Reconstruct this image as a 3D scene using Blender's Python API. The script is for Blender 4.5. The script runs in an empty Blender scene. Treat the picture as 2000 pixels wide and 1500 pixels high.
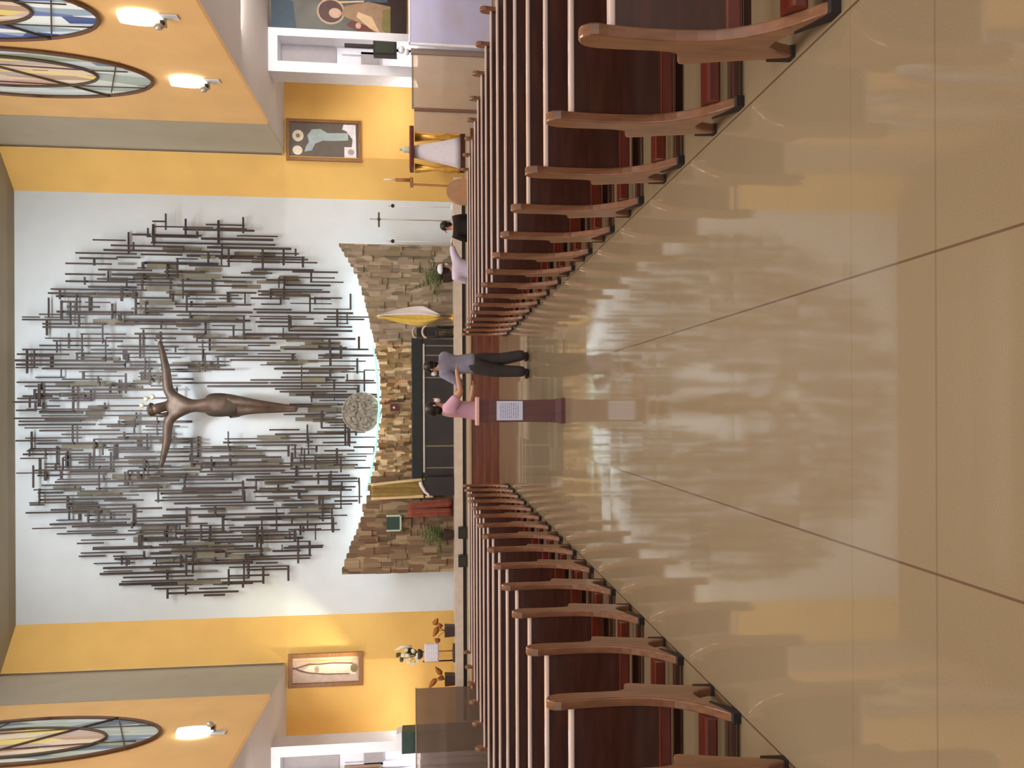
import bpy, math, random
from mathutils import Vector, Matrix, noise
random.seed(7)
sc = bpy.context.scene
COL = sc.collection
PI = math.pi

# ------------------------------------------------------------------ camera (the phone was held sideways)
F_PX = 1430.0
PITCH = math.atan(155 / F_PX)
ROLL = 0.004
EYE = Vector((0, 0, 1.55))
fwd = Vector((0, math.cos(PITCH), -math.sin(PITCH)))
upv = Vector((0, math.sin(PITCH), math.cos(PITCH)))
rgt = Vector((1, 0, 0))
XA = (-upv - ROLL * rgt).normalized()
YA = (rgt - ROLL * upv).normalized()
cam = bpy.data.objects.new('camera', bpy.data.cameras.new('camera'))
COL.objects.link(cam)
cam.matrix_world = Matrix(((XA.x, YA.x, -fwd.x, EYE.x), (XA.y, YA.y, -fwd.y, EYE.y), (XA.z, YA.z, -fwd.z, EYE.z), (0, 0, 0, 1)))
cam.data.sensor_fit = 'HORIZONTAL'
cam.data.sensor_width = 36
cam.data.lens = F_PX / 2000 * 36
cam.data.shift_y = 47 / 2000
cam.data.clip_end = 200
sc.camera = cam

def at(px, py, Y):
    d = fwd * F_PX + XA * (px - 1000) + YA * (797 - py)
    return EYE + d * (Y / d.y)

# ------------------------------------------------------------------ world, lights, exposure
w = bpy.data.worlds.new('daylight'); sc.world = w; w.use_nodes = True
w.node_tree.nodes['Background'].inputs[0].default_value = (0.95, 0.97, 1.0, 1)
w.node_tree.nodes['Background'].inputs[1].default_value = 1.0
sc.view_settings.view_transform = 'Standard'
sc.view_settings.look = 'None'
sc.view_settings.gamma = 1
sc.view_settings.use_curve_mapping = False
sc.view_settings.exposure = 0.0

def area(name, loc, rot, sx, sy, power, color=(1, 1, 1), spread=PI):
    l = bpy.data.lights.new(name, 'AREA'); l.shape = 'RECTANGLE'; l.size = sx; l.size_y = sy
    l.energy = power; l.color = color; l.spread = spread
    o = bpy.data.objects.new(name, l); COL.objects.link(o); o.location = loc; o.rotation_euler = rot
    return o
def spot(name, loc, target, power, angle, blend, color, size=0.1):
    l = bpy.data.lights.new(name, 'SPOT'); l.energy = power; l.spot_size = angle; l.spot_blend = blend
    l.color = color; l.shadow_soft_size = size
    o = bpy.data.objects.new(name, l); COL.objects.link(o); o.location = loc
    o.rotation_euler = (Vector(target) - Vector(loc)).to_track_quat('-Z', 'Y').to_euler()
    return o
for k, y in enumerate((0.0, 6.5, 13.0)):
    area('nave_ceiling_light', (0, y, 13.15), (0, 0, 0), 5, 2.5, 570, (1.0, 0.965, 0.92))
area('sanctuary_flood_light', (0, 17.4, 12.9), (math.radians(52), 0, 0), 9, 1.6, 400, (0.88, 0.95, 1.0))
for s in (-1, 1):
    area('side_aisle_light', (s * 9.6, 16.6, 5.7), (math.radians(35), 0, 0), 2.5, 1.2, 280, (1.0, 0.95, 0.9))
    area('side_aisle_light', (s * 9.8, 7.0, 5.7), (0, 0, 0), 1.6, 6, 200, (1.0, 0.95, 0.9))
area('cove_light', (0, 21.62, 2.5), (PI + math.radians(8), 0, 0), 8.6, 0.12, 230, (0.80, 0.93, 1.0))
for sg in (-1, 1):
    area('chapel_fill', (sg * 9.0, 19.9, 1.9), (PI - math.radians(6), 0, 0), 2.2, 0.8, 62, (1.0, 0.96, 0.9))  # unseen fill added to brighten the chapel wall and soffit
    area('aisle_fill', (sg * 10.6, 13.0, 1.2), (PI, 0, 0), 2.0, 8, 165, (1.0, 0.97, 0.96))  # added fill without a real lamp, lifts the aisle soffit
spot('figure_spot', (0.4, 15.5, 12.9), (0.15, 21.9, 7.9), 1500, math.radians(30), 0.9, (0.92, 0.97, 1.0), 0.5)
spot('screen_down_light', (0.3, 18.6, 12.9), (0.2, 21.3, 2.0), 900, math.radians(38), 0.8, (1.0, 0.86, 0.6), 0.3)
spot('warm_wall_flood', (-7.6, 19.95, 2.6), tuple(at(598, 1243, 21.6)), 680, math.radians(36), 1.0, (1.0, 0.88, 0.55), 0.1)

# ------------------------------------------------------------------ materials
MATS = {}
def mat(name, color, rough=0.5, metal=0.0, spec=0.5, noise_amt=0.0, noise_scale=6.0, stretch=(1, 1, 1), bump=0.0, emit=0.0, emit_col=None, coat=0.0, alpha=None, second=None, world=False):
    if name in MATS: return MATS[name]
    m = bpy.data.materials.new(name); m.use_nodes = True; MATS[name] = m
    nt = m.node_tree; N = nt.nodes; L = nt.links
    b = N['Principled BSDF']
    c = (*color, 1)
    b.inputs['Base Color'].default_value = c
    b.inputs['Roughness'].default_value = rough
    b.inputs['Metallic'].default_value = metal
    b.inputs['Specular IOR Level'].default_value = spec
    b.inputs['Coat Weight'].default_value = coat
    b.inputs['Coat Roughness'].default_value = 0.12
    if emit:
        b.inputs['Emission Color'].default_value = (*(emit_col or color), 1)
        b.inputs['Emission Strength'].default_value = emit
    if alpha is not None: b.inputs['Alpha'].default_value = alpha
    if noise_amt or bump:
        tc = N.new('ShaderNodeTexCoord'); mp = N.new('ShaderNodeMapping'); mp.inputs['Scale'].default_value = stretch
        src = tc.outputs['Object']
        if world:
            g = N.new('ShaderNodeNewGeometry'); src = g.outputs['Position']
        L.new(src, mp.inputs['Vector'])
        nz = N.new('ShaderNodeTexNoise'); nz.inputs['Scale'].default_value = noise_scale; nz.inputs['Detail'].default_value = 5
        L.new(mp.outputs[0], nz.inputs['Vector'])
        if noise_amt:
            mx = N.new('ShaderNodeMix'); mx.data_type = 'RGBA'
            lo = tuple(max(0, v * (1 - noise_amt)) for v in color); hi = second or tuple(min(1, v * (1 + noise_amt)) for v in color)
            mx.inputs[6].default_value = (*lo, 1); mx.inputs[7].default_value = (*hi, 1)
            mr = N.new('ShaderNodeMapRange'); mr.inputs[1].default_value = 0.3; mr.inputs[2].default_value = 0.7
            L.new(nz.outputs[0], mr.inputs[0]); L.new(mr.outputs[0], mx.inputs[0]); L.new(mx.outputs[2], b.inputs['Base Color'])
        if bump:
            bp = N.new('ShaderNodeBump'); bp.inputs['Strength'].default_value = bump; bp.inputs['Distance'].default_value = 0.02
            L.new(nz.outputs[0], bp.inputs['Height']); L.new(bp.outputs[0], b.inputs['Normal'])
    return m

def s(r, g, b):  # sRGB 0-255 to linear
    return tuple((v / 255 / 12.92) if v / 255 <= 0.04045 else ((v / 255 + 0.055) / 1.055) ** 2.4 for v in (r, g, b))

M_white = mat('white_plaster', s(220, 228, 233), 0.8, noise_amt=0.03, noise_scale=1.5)
M_yel = mat('ochre_yellow_plaster', s(236, 190, 106), 0.75, noise_amt=0.05, noise_scale=1.2)
M_clere = mat('apricot_plaster', s(238, 194, 132), 0.75, noise_amt=0.05, noise_scale=1.2)
M_grey = mat('grey_beige_paint', s(176, 168, 150), 0.7, noise_amt=0.04, noise_scale=1.5)
M_soff = mat('pale_grey_soffit', s(186, 178, 174), 0.7, noise_amt=0.04, noise_scale=1.0)
M_ceil = mat('taupe_ceiling', s(150, 138, 116), 0.8, noise_amt=0.04, noise_scale=1.0)
M_door = mat('white_gloss_paint', s(228, 228, 236), 0.45, noise_amt=0.03)
M_recess = mat('grey_panel', s(160, 154, 156), 0.5, noise_amt=0.05)
M_pewback = mat('dark_walnut_varnish', s(72, 38, 26), 0.35, noise_amt=0.3, noise_scale=3, stretch=(1.0, 6, 6), coat=0.25)
M_pewend = mat('brown_varnished_wood', s(136, 92, 66), 0.28, noise_amt=0.32, noise_scale=4, stretch=(5, 5, 1), coat=0.5)
M_pewrail = mat('rail_wood_highlight', s(240, 212, 202), 0.18, noise_amt=0.1, noise_scale=3, stretch=(1, 8, 8), coat=0.8)  # pale pinkish base colour paints in the highlight along the rails
M_pewred = mat('red_brown_varnish', s(104, 40, 26), 0.25, noise_amt=0.25, noise_scale=3, stretch=(1, 6, 6), coat=0.5)
M_foot = mat('black_rubber', s(34, 24, 24), 0.6, noise_amt=0.1)
M_step = mat('red_brown_step_wood', s(116, 68, 50), 0.35, noise_amt=0.2, noise_scale=2, stretch=(1, 5, 5))
M_plat = mat('sand_marble', s(176, 152, 124), 0.35, noise_amt=0.1, noise_scale=3)
M_platlight = mat('pale_marble_edge', s(206, 192, 178), 0.35, noise_amt=0.08, noise_scale=5)
M_dark = mat('near_black', s(30, 26, 24), 0.5, noise_amt=0.1)
M_altar = mat('black_brown_stone', s(44, 34, 30), 0.3, noise_amt=0.25, noise_scale=3)
M_altartop = mat('deep_green_black_stone', s(22, 24, 20), 0.4, noise_amt=0.2, noise_scale=3)
M_brass = mat('dull_brass', s(196, 188, 176), 0.35, metal=0.6, noise_amt=0.1)
M_rod = mat('dark_bronze_rod', s(70, 58, 54), 0.5, metal=0.3, noise_amt=0.2, noise_scale=2, world=True)
M_rod_shade = mat('grey_green_wall_shade', s(128, 122, 106), 0.6, metal=0.2, noise_amt=0.2, noise_scale=2, world=True)  # grey-green imitates the shaded wall between the rods
M_bronze = mat('weathered_bronze', s(94, 78, 68), 0.5, metal=0.35, noise_amt=0.25, noise_scale=5, bump=0.3)
M_relief = mat('grey_carved_stone', s(150, 146, 138), 0.8, noise_amt=0.35, noise_scale=9, bump=0.6)
M_leaf = mat('palm_green', s(88, 104, 62), 0.5, noise_amt=0.35, noise_scale=8)
M_pot = mat('dark_brown_pot', s(64, 42, 40), 0.5, noise_amt=0.15)
M_anth = mat('russet_leaf', s(168, 100, 44), 0.4, noise_amt=0.3, noise_scale=10)
M_cloth = mat('white_cloth', s(226, 220, 230), 0.8, noise_amt=0.04, noise_scale=8)
M_paper = mat('white_paper', s(214, 216, 240), 0.7)
M_ink = mat('blue_grey_ink', s(140, 146, 190), 0.7)
M_podium = mat('dark_red_mahogany', s(92, 36, 24), 0.28, noise_amt=0.25, noise_scale=3, stretch=(6, 6, 1), coat=0.4)
M_podtop = mat('pink_beige_laminate', s(226, 176, 170), 0.4, noise_amt=0.04)
M_skin = mat('skin', s(196, 146, 116), 0.55, noise_amt=0.05, noise_scale=12)
M_hair = mat('black_hair', s(26, 20, 20), 0.45, noise_amt=0.3, noise_scale=40)
M_mask = mat('white_face_mask', s(232, 232, 240), 0.8, noise_amt=0.02)
M_grey_sweat = mat('grey_sweatshirt', s(138, 136, 158), 0.9, noise_amt=0.15, noise_scale=7, bump=0.4)
M_jeans = mat('charcoal_jeans', s(62, 58, 60), 0.9, noise_amt=0.2, noise_scale=6, bump=0.3)
M_pink = mat('pink_shirt', s(214, 168, 190), 0.9, noise_amt=0.08, noise_scale=8, bump=0.3)
M_shoe = mat('black_shoe', s(36, 30, 32), 0.45, noise_amt=0.1)
M_black = mat('black_shirt', s(40, 32, 30), 0.9, noise_amt=0.1, noise_scale=8)
M_lilac = mat('lilac_white_shirt', s(222, 210, 232), 0.9, noise_amt=0.06, noise_scale=8)
M_tan = mat('tan_upholstery', s(196, 152, 118), 0.8, noise_amt=0.12, noise_scale=5)
M_frame = mat('brown_picture_frame', s(140, 92, 44), 0.4, noise_amt=0.2, noise_scale=5, stretch=(1, 1, 4))
M_green = mat('dark_green_enamel', s(36, 62, 54), 0.4, noise_amt=0.1)
M_gold = mat('gilt', s(212, 160, 70), 0.35, metal=0.5, noise_amt=0.2)

def floor_mat():
    m = bpy.data.materials.new('polished_tan_terrazzo'); m.use_nodes = True
    nt = m.node_tree; N = nt.nodes; L = nt.links; b = N['Principled BSDF']
    g = N.new('ShaderNodeNewGeometry')
    sp = N.new('ShaderNodeSeparateXYZ'); L.new(g.outputs['Position'], sp.inputs[0])
    n1 = N.new('ShaderNodeTexNoise'); n1.inputs['Scale'].default_value = 0.8; n1.inputs['Detail'].default_value = 4; L.new(g.outputs['Position'], n1.inputs['Vector'])
    n2 = N.new('ShaderNodeTexNoise'); n2.inputs['Scale'].default_value = 160; L.new(g.outputs['Position'], n2.inputs['Vector'])
    mx = N.new('ShaderNodeMix'); mx.data_type = 'RGBA'; mx.inputs[6].default_value = (*s(148, 128, 100), 1); mx.inputs[7].default_value = (*s(162, 143, 114), 1)
    L.new(n1.outputs[0], mx.inputs[0])
    m2 = N.new('ShaderNodeMix'); m2.data_type = 'RGBA'; m2.blend_type = 'MULTIPLY'; m2.inputs[0].default_value = 0.25
    L.new(mx.outputs[2], m2.inputs[6]); L.new(n2.outputs[0], m2.inputs[7])
    # joint lines: distance of x (or y) to a few fixed cast joints
    def line(sock, pos, half):
        a = N.new('ShaderNodeMath'); a.operation = 'SUBTRACT'; L.new(sock, a.inputs[0]); a.inputs[1].default_value = pos
        c = N.new('ShaderNodeMath'); c.operation = 'ABSOLUTE'; L.new(a.outputs[0], c.inputs[0])
        d = N.new('ShaderNodeMath'); d.operation = 'LESS_THAN'; L.new(c.outputs[0], d.inputs[0]); d.inputs[1].default_value = half
        return d.outputs[0]
    def mask_y(sock_line, lo):
        a = N.new('ShaderNodeMath'); a.operation = 'LESS_THAN'; L.new(sp.outputs[1], a.inputs[0]); a.inputs[1].default_value = lo
        c = N.new('ShaderNodeMath'); c.operation = 'MULTIPLY'; L.new(sock_line, c.inputs[0]); L.new(a.outputs[0], c.inputs[1])
        return c.outputs[0]
    socks = [(mask_y(line(sp.outputs[0], 0.48, 0.0042), 6.2), 0.7), (mask_y(line(sp.outputs[0], -0.52, 0.0042), 6.2), 0.7),
             (line(sp.outputs[0], 1.483, 0.005), 0.8), (line(sp.outputs[0], -1.56, 0.005), 0.8),
             (line(sp.outputs[1], 2.112, 0.004), 0.28), (line(sp.outputs[1], 2.572, 0.003), 0.16)]
    cur = m2.outputs[2]
    for sk, f in socks:
        q = N.new('ShaderNodeMix'); q.data_type = 'RGBA'
        a = N.new('ShaderNodeMath'); a.operation = 'MULTIPLY'; L.new(sk, a.inputs[0]); a.inputs[1].default_value = f
        L.new(a.outputs[0], q.inputs[0]); L.new(cur, q.inputs[6]); q.inputs[7].default_value = (*s(84, 52, 34), 1)
        cur = q.outputs[2]
    L.new(cur, b.inputs['Base Color'])
    b.inputs['Roughness'].default_value = 0.16
    b.inputs['Specular IOR Level'].default_value = 1.0
    n3 = N.new('ShaderNodeTexNoise'); n3.inputs['Scale'].default_value = 3; L.new(g.outputs['Position'], n3.inputs['Vector'])
    mr = N.new('ShaderNodeMapRange'); mr.inputs[3].default_value = 0.045; mr.inputs[4].default_value = 0.085; L.new(n3.outputs[0], mr.inputs[0]); L.new(mr.outputs[0], b.inputs['Roughness'])
    # each cast slab lies at a very slightly different tilt
    sc_ = N.new('ShaderNodeVectorMath'); sc_.operation = 'MULTIPLY'; sc_.inputs[1].default_value = (1.0, 3.0, 0); L.new(g.outputs['Position'], sc_.inputs[0])
    of = N.new('ShaderNodeVectorMath'); of.operation = 'ADD'; of.inputs[1].default_value = (0.52, 0.1, 0); L.new(sc_.outputs[0], of.inputs[0])
    fl = N.new('ShaderNodeVectorMath'); fl.operation = 'FLOOR'; L.new(of.outputs[0], fl.inputs[0])
    wn = N.new('ShaderNodeTexWhiteNoise'); wn.noise_dimensions = '3D'; L.new(fl.outputs[0], wn.inputs['Vector'])
    sb = N.new('ShaderNodeVectorMath'); sb.operation = 'SUBTRACT'; sb.inputs[1].default_value = (0.5, 0.5, 0.5); L.new(wn.outputs['Color'], sb.inputs[0])
    ml = N.new('ShaderNodeVectorMath'); ml.operation = 'MULTIPLY'; ml.inputs[1].default_value = (0.002, 0.014, 0); L.new(sb.outputs[0], ml.inputs[0])
    ad = N.new('ShaderNodeVectorMath'); ad.operation = 'ADD'; ad.inputs[1].default_value = (0, 0, 1); L.new(ml.outputs[0], ad.inputs[0])
    nm = N.new('ShaderNodeVectorMath'); nm.operation = 'NORMALIZE'; L.new(ad.outputs[0], nm.inputs[0]); L.new(nm.outputs[0], b.inputs['Normal'])
    return m
M_floor = floor_mat()

def glass_cells(name, cols, scale, stretch, strength):
    m = bpy.data.materials.new(name); m.use_nodes = True
    nt = m.node_tree; N = nt.nodes; L = nt.links; b = N['Principled BSDF']
    g = N.new('ShaderNodeNewGeometry'); mp = N.new('ShaderNodeMapping'); mp.inputs['Scale'].default_value = stretch; mp.inputs['Rotation'].default_value = (0.12, 0, 0)
    L.new(g.outputs['Position'], mp.inputs['Vector'])
    v = N.new('ShaderNodeTexVoronoi'); v.inputs['Scale'].default_value = scale; L.new(mp.outputs[0], v.inputs['Vector'])
    sp = N.new('ShaderNodeSeparateColor'); L.new(v.outputs['Color'], sp.inputs[0])
    r = N.new('ShaderNodeValToRGB'); r.color_ramp.interpolation = 'CONSTANT'
    while len(r.color_ramp.elements) < len(cols): r.color_ramp.elements.new(0.5)
    for i, c in enumerate(cols):
        r.color_ramp.elements[i].position = i / len(cols); r.color_ramp.elements[i].color = (*s(*c), 1)
    L.new(sp.outputs[0], r.inputs[0]); L.new(r.outputs[0], b.inputs['Base Color']); L.new(r.outputs[0], b.inputs['Emission Color'])
    b.inputs['Emission Strength'].default_value = strength; b.inputs['Roughness'].default_value = 0.25
    return m
M_glass_in = glass_cells('warm_stained_glass', [(186, 152, 134), (166, 140, 116), (206, 184, 162), (158, 104, 84), (206, 194, 170), (214, 194, 120), (176, 160, 150), (196, 168, 164)], 1.0, (1, 6.0, 0.8), 0.42)
M_glass_out = glass_cells('cool_stained_glass', [(150, 162, 152), (120, 134, 150), (172, 178, 168), (140, 150, 126), (184, 190, 196), (104, 116, 128), (196, 200, 190)], 1.0, (1, 5.0, 0.75), 0.42)
M_glass_blue = glass_cells('blue_stained_glass', [(120, 144, 184), (96, 110, 160), (190, 206, 220), (140, 156, 170), (210, 216, 214), (70, 84, 130)], 1.0, (1, 5.0, 0.75), 0.5)

def tinted_glass(name, color, solid, rough=0.12):
    m = bpy.data.materials.new(name); m.use_nodes = True
    nt = m.node_tree; N = nt.nodes; L = nt.links; b = N['Principled BSDF']; out = N['Material Output']
    b.inputs['Base Color'].default_value = (*color, 1); b.inputs['Roughness'].default_value = rough
    tr = N.new('ShaderNodeBsdfTransparent'); tr.inputs[0].default_value = (*[0.5 + 0.5 * c for c in color], 1)
    mx = N.new('ShaderNodeMixShader')
    g = N.new('ShaderNodeNewGeometry'); nz = N.new('ShaderNodeTexNoise'); nz.inputs['Scale'].default_value = 2.0; L.new(g.outputs['Position'], nz.inputs['Vector'])
    mr = N.new('ShaderNodeMapRange'); mr.inputs[3].default_value = solid - 0.12; mr.inputs[4].default_value = min(1, solid + 0.12); L.new(nz.outputs[0], mr.inputs[0])
    L.new(mr.outputs[0], mx.inputs[0]); L.new(tr.outputs[0], mx.inputs[1]); L.new(b.outputs[0], mx.inputs[2]); L.new(mx.outputs[0], out.inputs[0])
    return m
M_tang = tinted_glass('tan_reflection_glass', s(206, 186, 166), 0.62)  # half-opaque tan stands in for reflections on the glass
M_browng = tinted_glass('smoky_brown_glass', s(136, 118, 106), 0.40)
M_frost = mat('frosted_glass_blue_reflection', s(196, 190, 214), 0.3, noise_amt=0.12, noise_scale=1.6, second=s(186, 190, 232))  # lilac-blue colour stands in for a reflected blue window

def mosaic_mat(name, cols, sx, sz):
    m = bpy.data.materials.new(name); m.use_nodes = True
    nt = m.node_tree; N = nt.nodes; L = nt.links; b = N['Principled BSDF']
    g = N.new('ShaderNodeNewGeometry'); mp = N.new('ShaderNodeMapping'); mp.inputs['Scale'].default_value = (sx, 0.01, sz); L.new(g.outputs['Position'], mp.inputs['Vector'])
    v = N.new('ShaderNodeTexVoronoi'); v.inputs['Scale'].default_value = 1; v.distance = 'CHEBYCHEV'; v.inputs['Randomness'].default_value = 0.8; L.new(mp.outputs[0], v.inputs['Vector'])
    sp = N.new('ShaderNodeSeparateColor'); L.new(v.outputs['Color'], sp.inputs[0])
    r = N.new('ShaderNodeValToRGB')
    while len(r.color_ramp.elements) < len(cols): r.color_ramp.elements.new(0.5)
    for i, c in enumerate(cols):
        r.color_ramp.elements[i].position = i / (len(cols) - 1); r.color_ramp.elements[i].color = (*s(*c), 1)
    L.new(sp.outputs[0], r.inputs[0]); L.new(r.outputs[0], b.inputs['Base Color']); b.inputs['Roughness'].default_value = 0.7
    return m
M_mosaic = mosaic_mat('golden_stone_mosaic', [(92, 68, 40), (176, 150, 102), (132, 102, 58), (240, 218, 176), (84, 62, 36), (206, 168, 132)], 11, 4.5)
M_mosaic_r = mosaic_mat('grey_green_stone_mosaic', [(120, 108, 84), (164, 148, 118), (132, 112, 92), (186, 168, 150), (110, 104, 80)], 9, 3.2)
M_mosaic_l = mosaic_mat('brown_red_stone_mosaic', [(92, 74, 52), (140, 120, 90), (112, 86, 64), (168, 146, 114), (104, 76, 54), (130, 98, 76)], 8, 2.2)

# ------------------------------------------------------------------ mesh helpers
class MB:
    def __init__(self): self.v = []; self.f = []; self.m = []; self.sm = []
    def add(self, vs, fs, mi=0, smooth=False, M=None):
        o = len(self.v)
        self.v += [tuple(M @ Vector(p)) if M is not None else tuple(p) for p in vs]
        for f in fs: self.f.append(tuple(i + o for i in f)); self.m.append(mi); self.sm.append(smooth)
        return self
    def box(self, x0, x1, y0, y1, z0, z1, mi=0, M=None):
        x0, x1 = sorted((x0, x1)); y0, y1 = sorted((y0, y1)); z0, z1 = sorted((z0, z1))
        vs = [(x0, y0, z0), (x1, y0, z0), (x1, y1, z0), (x0, y1, z0), (x0, y0, z1), (x1, y0, z1), (x1, y1, z1), (x0, y1, z1)]
        return self.add(vs, [(0, 3, 2, 1), (4, 5, 6, 7), (0, 1, 5, 4), (1, 2, 6, 5), (2, 3, 7, 6), (3, 0, 4, 7)], mi, False, M)
    def rbox(self, x0, x1, y0, y1, z0, z1, r=0.01, mi=0, axis='x', M=None):
        # box with rounded long edges along an axis
        x0, x1 = sorted((x0, x1)); y0, y1 = sorted((y0, y1)); z0, z1 = sorted((z0, z1))
        def prof(a0, a1, b0, b1):
            p = []
            for (ca, cb, st) in ((a1 - r, b1 - r, 0), (a0 + r, b1 - r, 1), (a0 + r, b0 + r, 2), (a1 - r, b0 + r, 3)):
                for k in range(4):
                    t = (st + k / 3) * PI / 2; p.append((ca + r * math.cos(t), cb + r * math.sin(t)))
            return p
        if axis == 'x': P = prof(y0, y1, z0, z1); rings = [[(x, a, b) for a, b in P] for x in (x0, x1)]
        elif axis == 'y': P = prof(x0, x1, z0, z1)[::-1]; rings = [[(a, y, b) for a, b in P] for y in (y0, y1)]
        else: P = prof(x0, x1, y0, y1); rings = [[(a, b, z) for a, b in P] for z in (z0, z1)]
        return self.loft(rings, True, mi, M)
    def loft(self, rings, caps=True, mi=0, M=None, smooth=False):
        n = len(rings[0]); vs = [p for r in rings for p in r]; fs = []
        for k in range(len(rings) - 1):
            for i in range(n):
                j = (i + 1) % n; fs.append((k * n + i, k * n + j, (k + 1) * n + j, (k + 1) * n + i))
        if caps: fs.append(tuple(range(n))[::-1]); fs.append(tuple((len(rings) - 1) * n + i for i in range(n)))
        return self.add(vs, fs, mi, smooth, M)
    def tube(self, pts, r, n=8, mi=0, M=None, smooth=True):
        pts = [Vector(p) for p in pts]; rs = r if isinstance(r, (list, tuple)) else [r] * len(pts)
        rings = []; ref = None
        for i, p in enumerate(pts):
            d = (pts[min(i + 1, len(pts) - 1)] - pts[max(i - 1, 0)]).normalized()
            if ref is None:
                ref = Vector((0, 0, 1)) if abs(d.z) < 0.9 else Vector((1, 0, 0))
            a = d.cross(ref).normalized(); b = a.cross(d).normalized(); ref = b
            rings.append([p + (a * math.cos(2 * PI * k / n) + b * math.sin(2 * PI * k / n)) * rs[i] for k in range(n)])
        return self.loft(rings, True, mi, M, smooth)
    def lathe(self, prof, n=20, mi=0, M=None, smooth=True):
        return self.loft([[(r * math.cos(2 * PI * k / n), r * math.sin(2 * PI * k / n), z) for k in range(n)] for r, z in prof], True, mi, M, smooth)
    def ball(self, c, rx, ry=None, rz=None, n=14, m=9, mi=0, M=None):
        ry = rx if ry is None else ry; rz = rx if rz is None else rz
        rings = []
        for j in range(1, m):
            t = -PI / 2 + PI * j / m
            rings.append([(c[0] + rx * math.cos(t) * math.cos(2 * PI * k / n), c[1] + ry * math.cos(t) * math.sin(2 * PI * k / n), c[2] + rz * math.sin(t)) for k in range(n)])
        return self.loft(rings, True, mi, M, True)
    def prism(self, poly, x0, x1, plane='yz', mi=0, M=None):
        x0, x1 = sorted((x0, x1))
        if plane == 'yz': rings = [[(x, a, b) for a, b in poly] for x in (x0, x1)]
        elif plane == 'xz': rings = [[(a, y, b) for a, b in poly] for y in (x1, x0)]
        else: rings = [[(a, b, z) for a, b in poly] for z in (x0, x1)]
        return self.loft(rings, True, mi, M)
    def build(self, name, mats, parent=None, loc=None, rotz=None, world_origin=False):
        me = bpy.data.meshes.new(name)
        me.from_pydata(self.v, [], self.f)
        for m in (mats if isinstance(mats, (list, tuple)) else [mats]): me.materials.append(m)
        me.polygons.foreach_set('material_index', self.m); me.polygons.foreach_set('use_smooth', self.sm)
        me.update()
        o = bpy.data.objects.new(name, me); COL.objects.link(o)
        if parent is not None: o.parent = parent
        if loc is not None: o.location = loc
        if rotz is not None: o.rotation_euler.z = rotz
        return o

def tag(o, label, cat, group=None, kind=None):
    o['label'] = label; o['category'] = cat
    if group: o['group'] = group
    if kind: o['kind'] = kind
    return o
def thing(name, label, cat, loc=(0, 0, 0), rotz=0, group=None):
    o = bpy.data.objects.new(name, None); COL.objects.link(o); o.location = loc; o.rotation_euler.z = rotz; o.empty_display_size = 0.2
    return tag(o, label, cat, group)
def struct(name, mb, m):
    o = mb.build(name, m); o['kind'] = 'structure'; return o
KIDS = {}
def copy_tree(o, parent=None):
    c = o.copy(); COL.objects.link(c)
    if parent is not None: c.parent = parent
    for ch in [x for x in bpy.data.objects if x.parent == o]: copy_tree(ch, c)
    return c

# ------------------------------------------------------------------ the room
WX0, WX1, WY = -6.05, 6.18, 22.0      # white apse wall
CX, CE, SZ, CZ = 7.25, 19.2, 5.75, 13.24  # clerestory plane, its far end, soffit height, ceiling height
struct('floor', MB().box(-13, 13, -6, 22.3, -0.2, 0), M_floor)
struct('ceiling', MB().box(-13, 13, -6, 22.3, CZ, CZ + 0.3), M_ceil)
struct('wall_back', MB().box(WX0, WX1, WY, WY + 0.3, 0, CZ), M_white)
for side, xw, sg in (('right', WX1, 1), ('left', WX0, -1)):
    mb = MB()
    mb.prism([(xw, WY), (sg * 7.16, 21.25), (sg * 7.16, 21.6), (xw, WY + 0.3)][::sg], 0, CZ, 'xy')
    struct('wall_apse_' + side, mb, M_yel)
    struct('wall_chapel_' + side, MB().box(sg * 7.16, sg * 13, 21.3, 21.6, 0, SZ + 0.02), M_yel)
    struct('wall_clerestory_' + side, MB().box(sg * CX, sg * (CX + 0.12), -6, CE, SZ - 0.05, CZ), M_clere)
    struct('trim_pilaster_' + side, MB().box(sg * (CX - 0.02), sg * (CX + 0.12), CE, 21.45, SZ - 0.051, CZ), M_grey)
    struct('ceiling_aisle_' + side, MB().box(sg * (CX + 0.12), sg * 13, -6, 21.3, SZ - 0.05, SZ + 0.3), M_soff)
    struct('wall_aisle_' + side, MB().box(sg * 13, sg * 13.3, -6, 21.6, 0, SZ + 0.3), M_clere)

# platform with four wooden steps, then a marble dais
mb = MB()
for k in range(3):
    mb.box(-6.9, 6.9, 17.08 + 0.32 * k, 17.08 + 0.32 * (k + 1), 0, 0.16 * (k + 1))
mb.box(-6.9, 6.9, 18.04, 18.2, 0, 0.6)
struct('floor_sanctuary_steps', mb, M_step)
struct('floor_lower_platform', MB().box(-8.7, 8.7, 19.0, 21.25, 0, 0.64).box(-6.9, 6.9, 18.2, 19.0, 0, 0.64).box(-6.9, 6.9, 18.02, 18.2, 0.6, 0.64), M_plat)
struct('floor_dais', MB().box(-8.6, 6.3, 20.02, 21.24, 0.74, 0.965).box(-6.05, 6.15, 21.24, 22.0, 0.64, 0.965), M_platlight)
struct('trim_dais_shadow_gap', MB().box(-8.55, 6.25, 20.06, 21.24, 0.64, 0.74), M_dark)  # near-black strip stands in for the shadow gap under the dais

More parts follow.
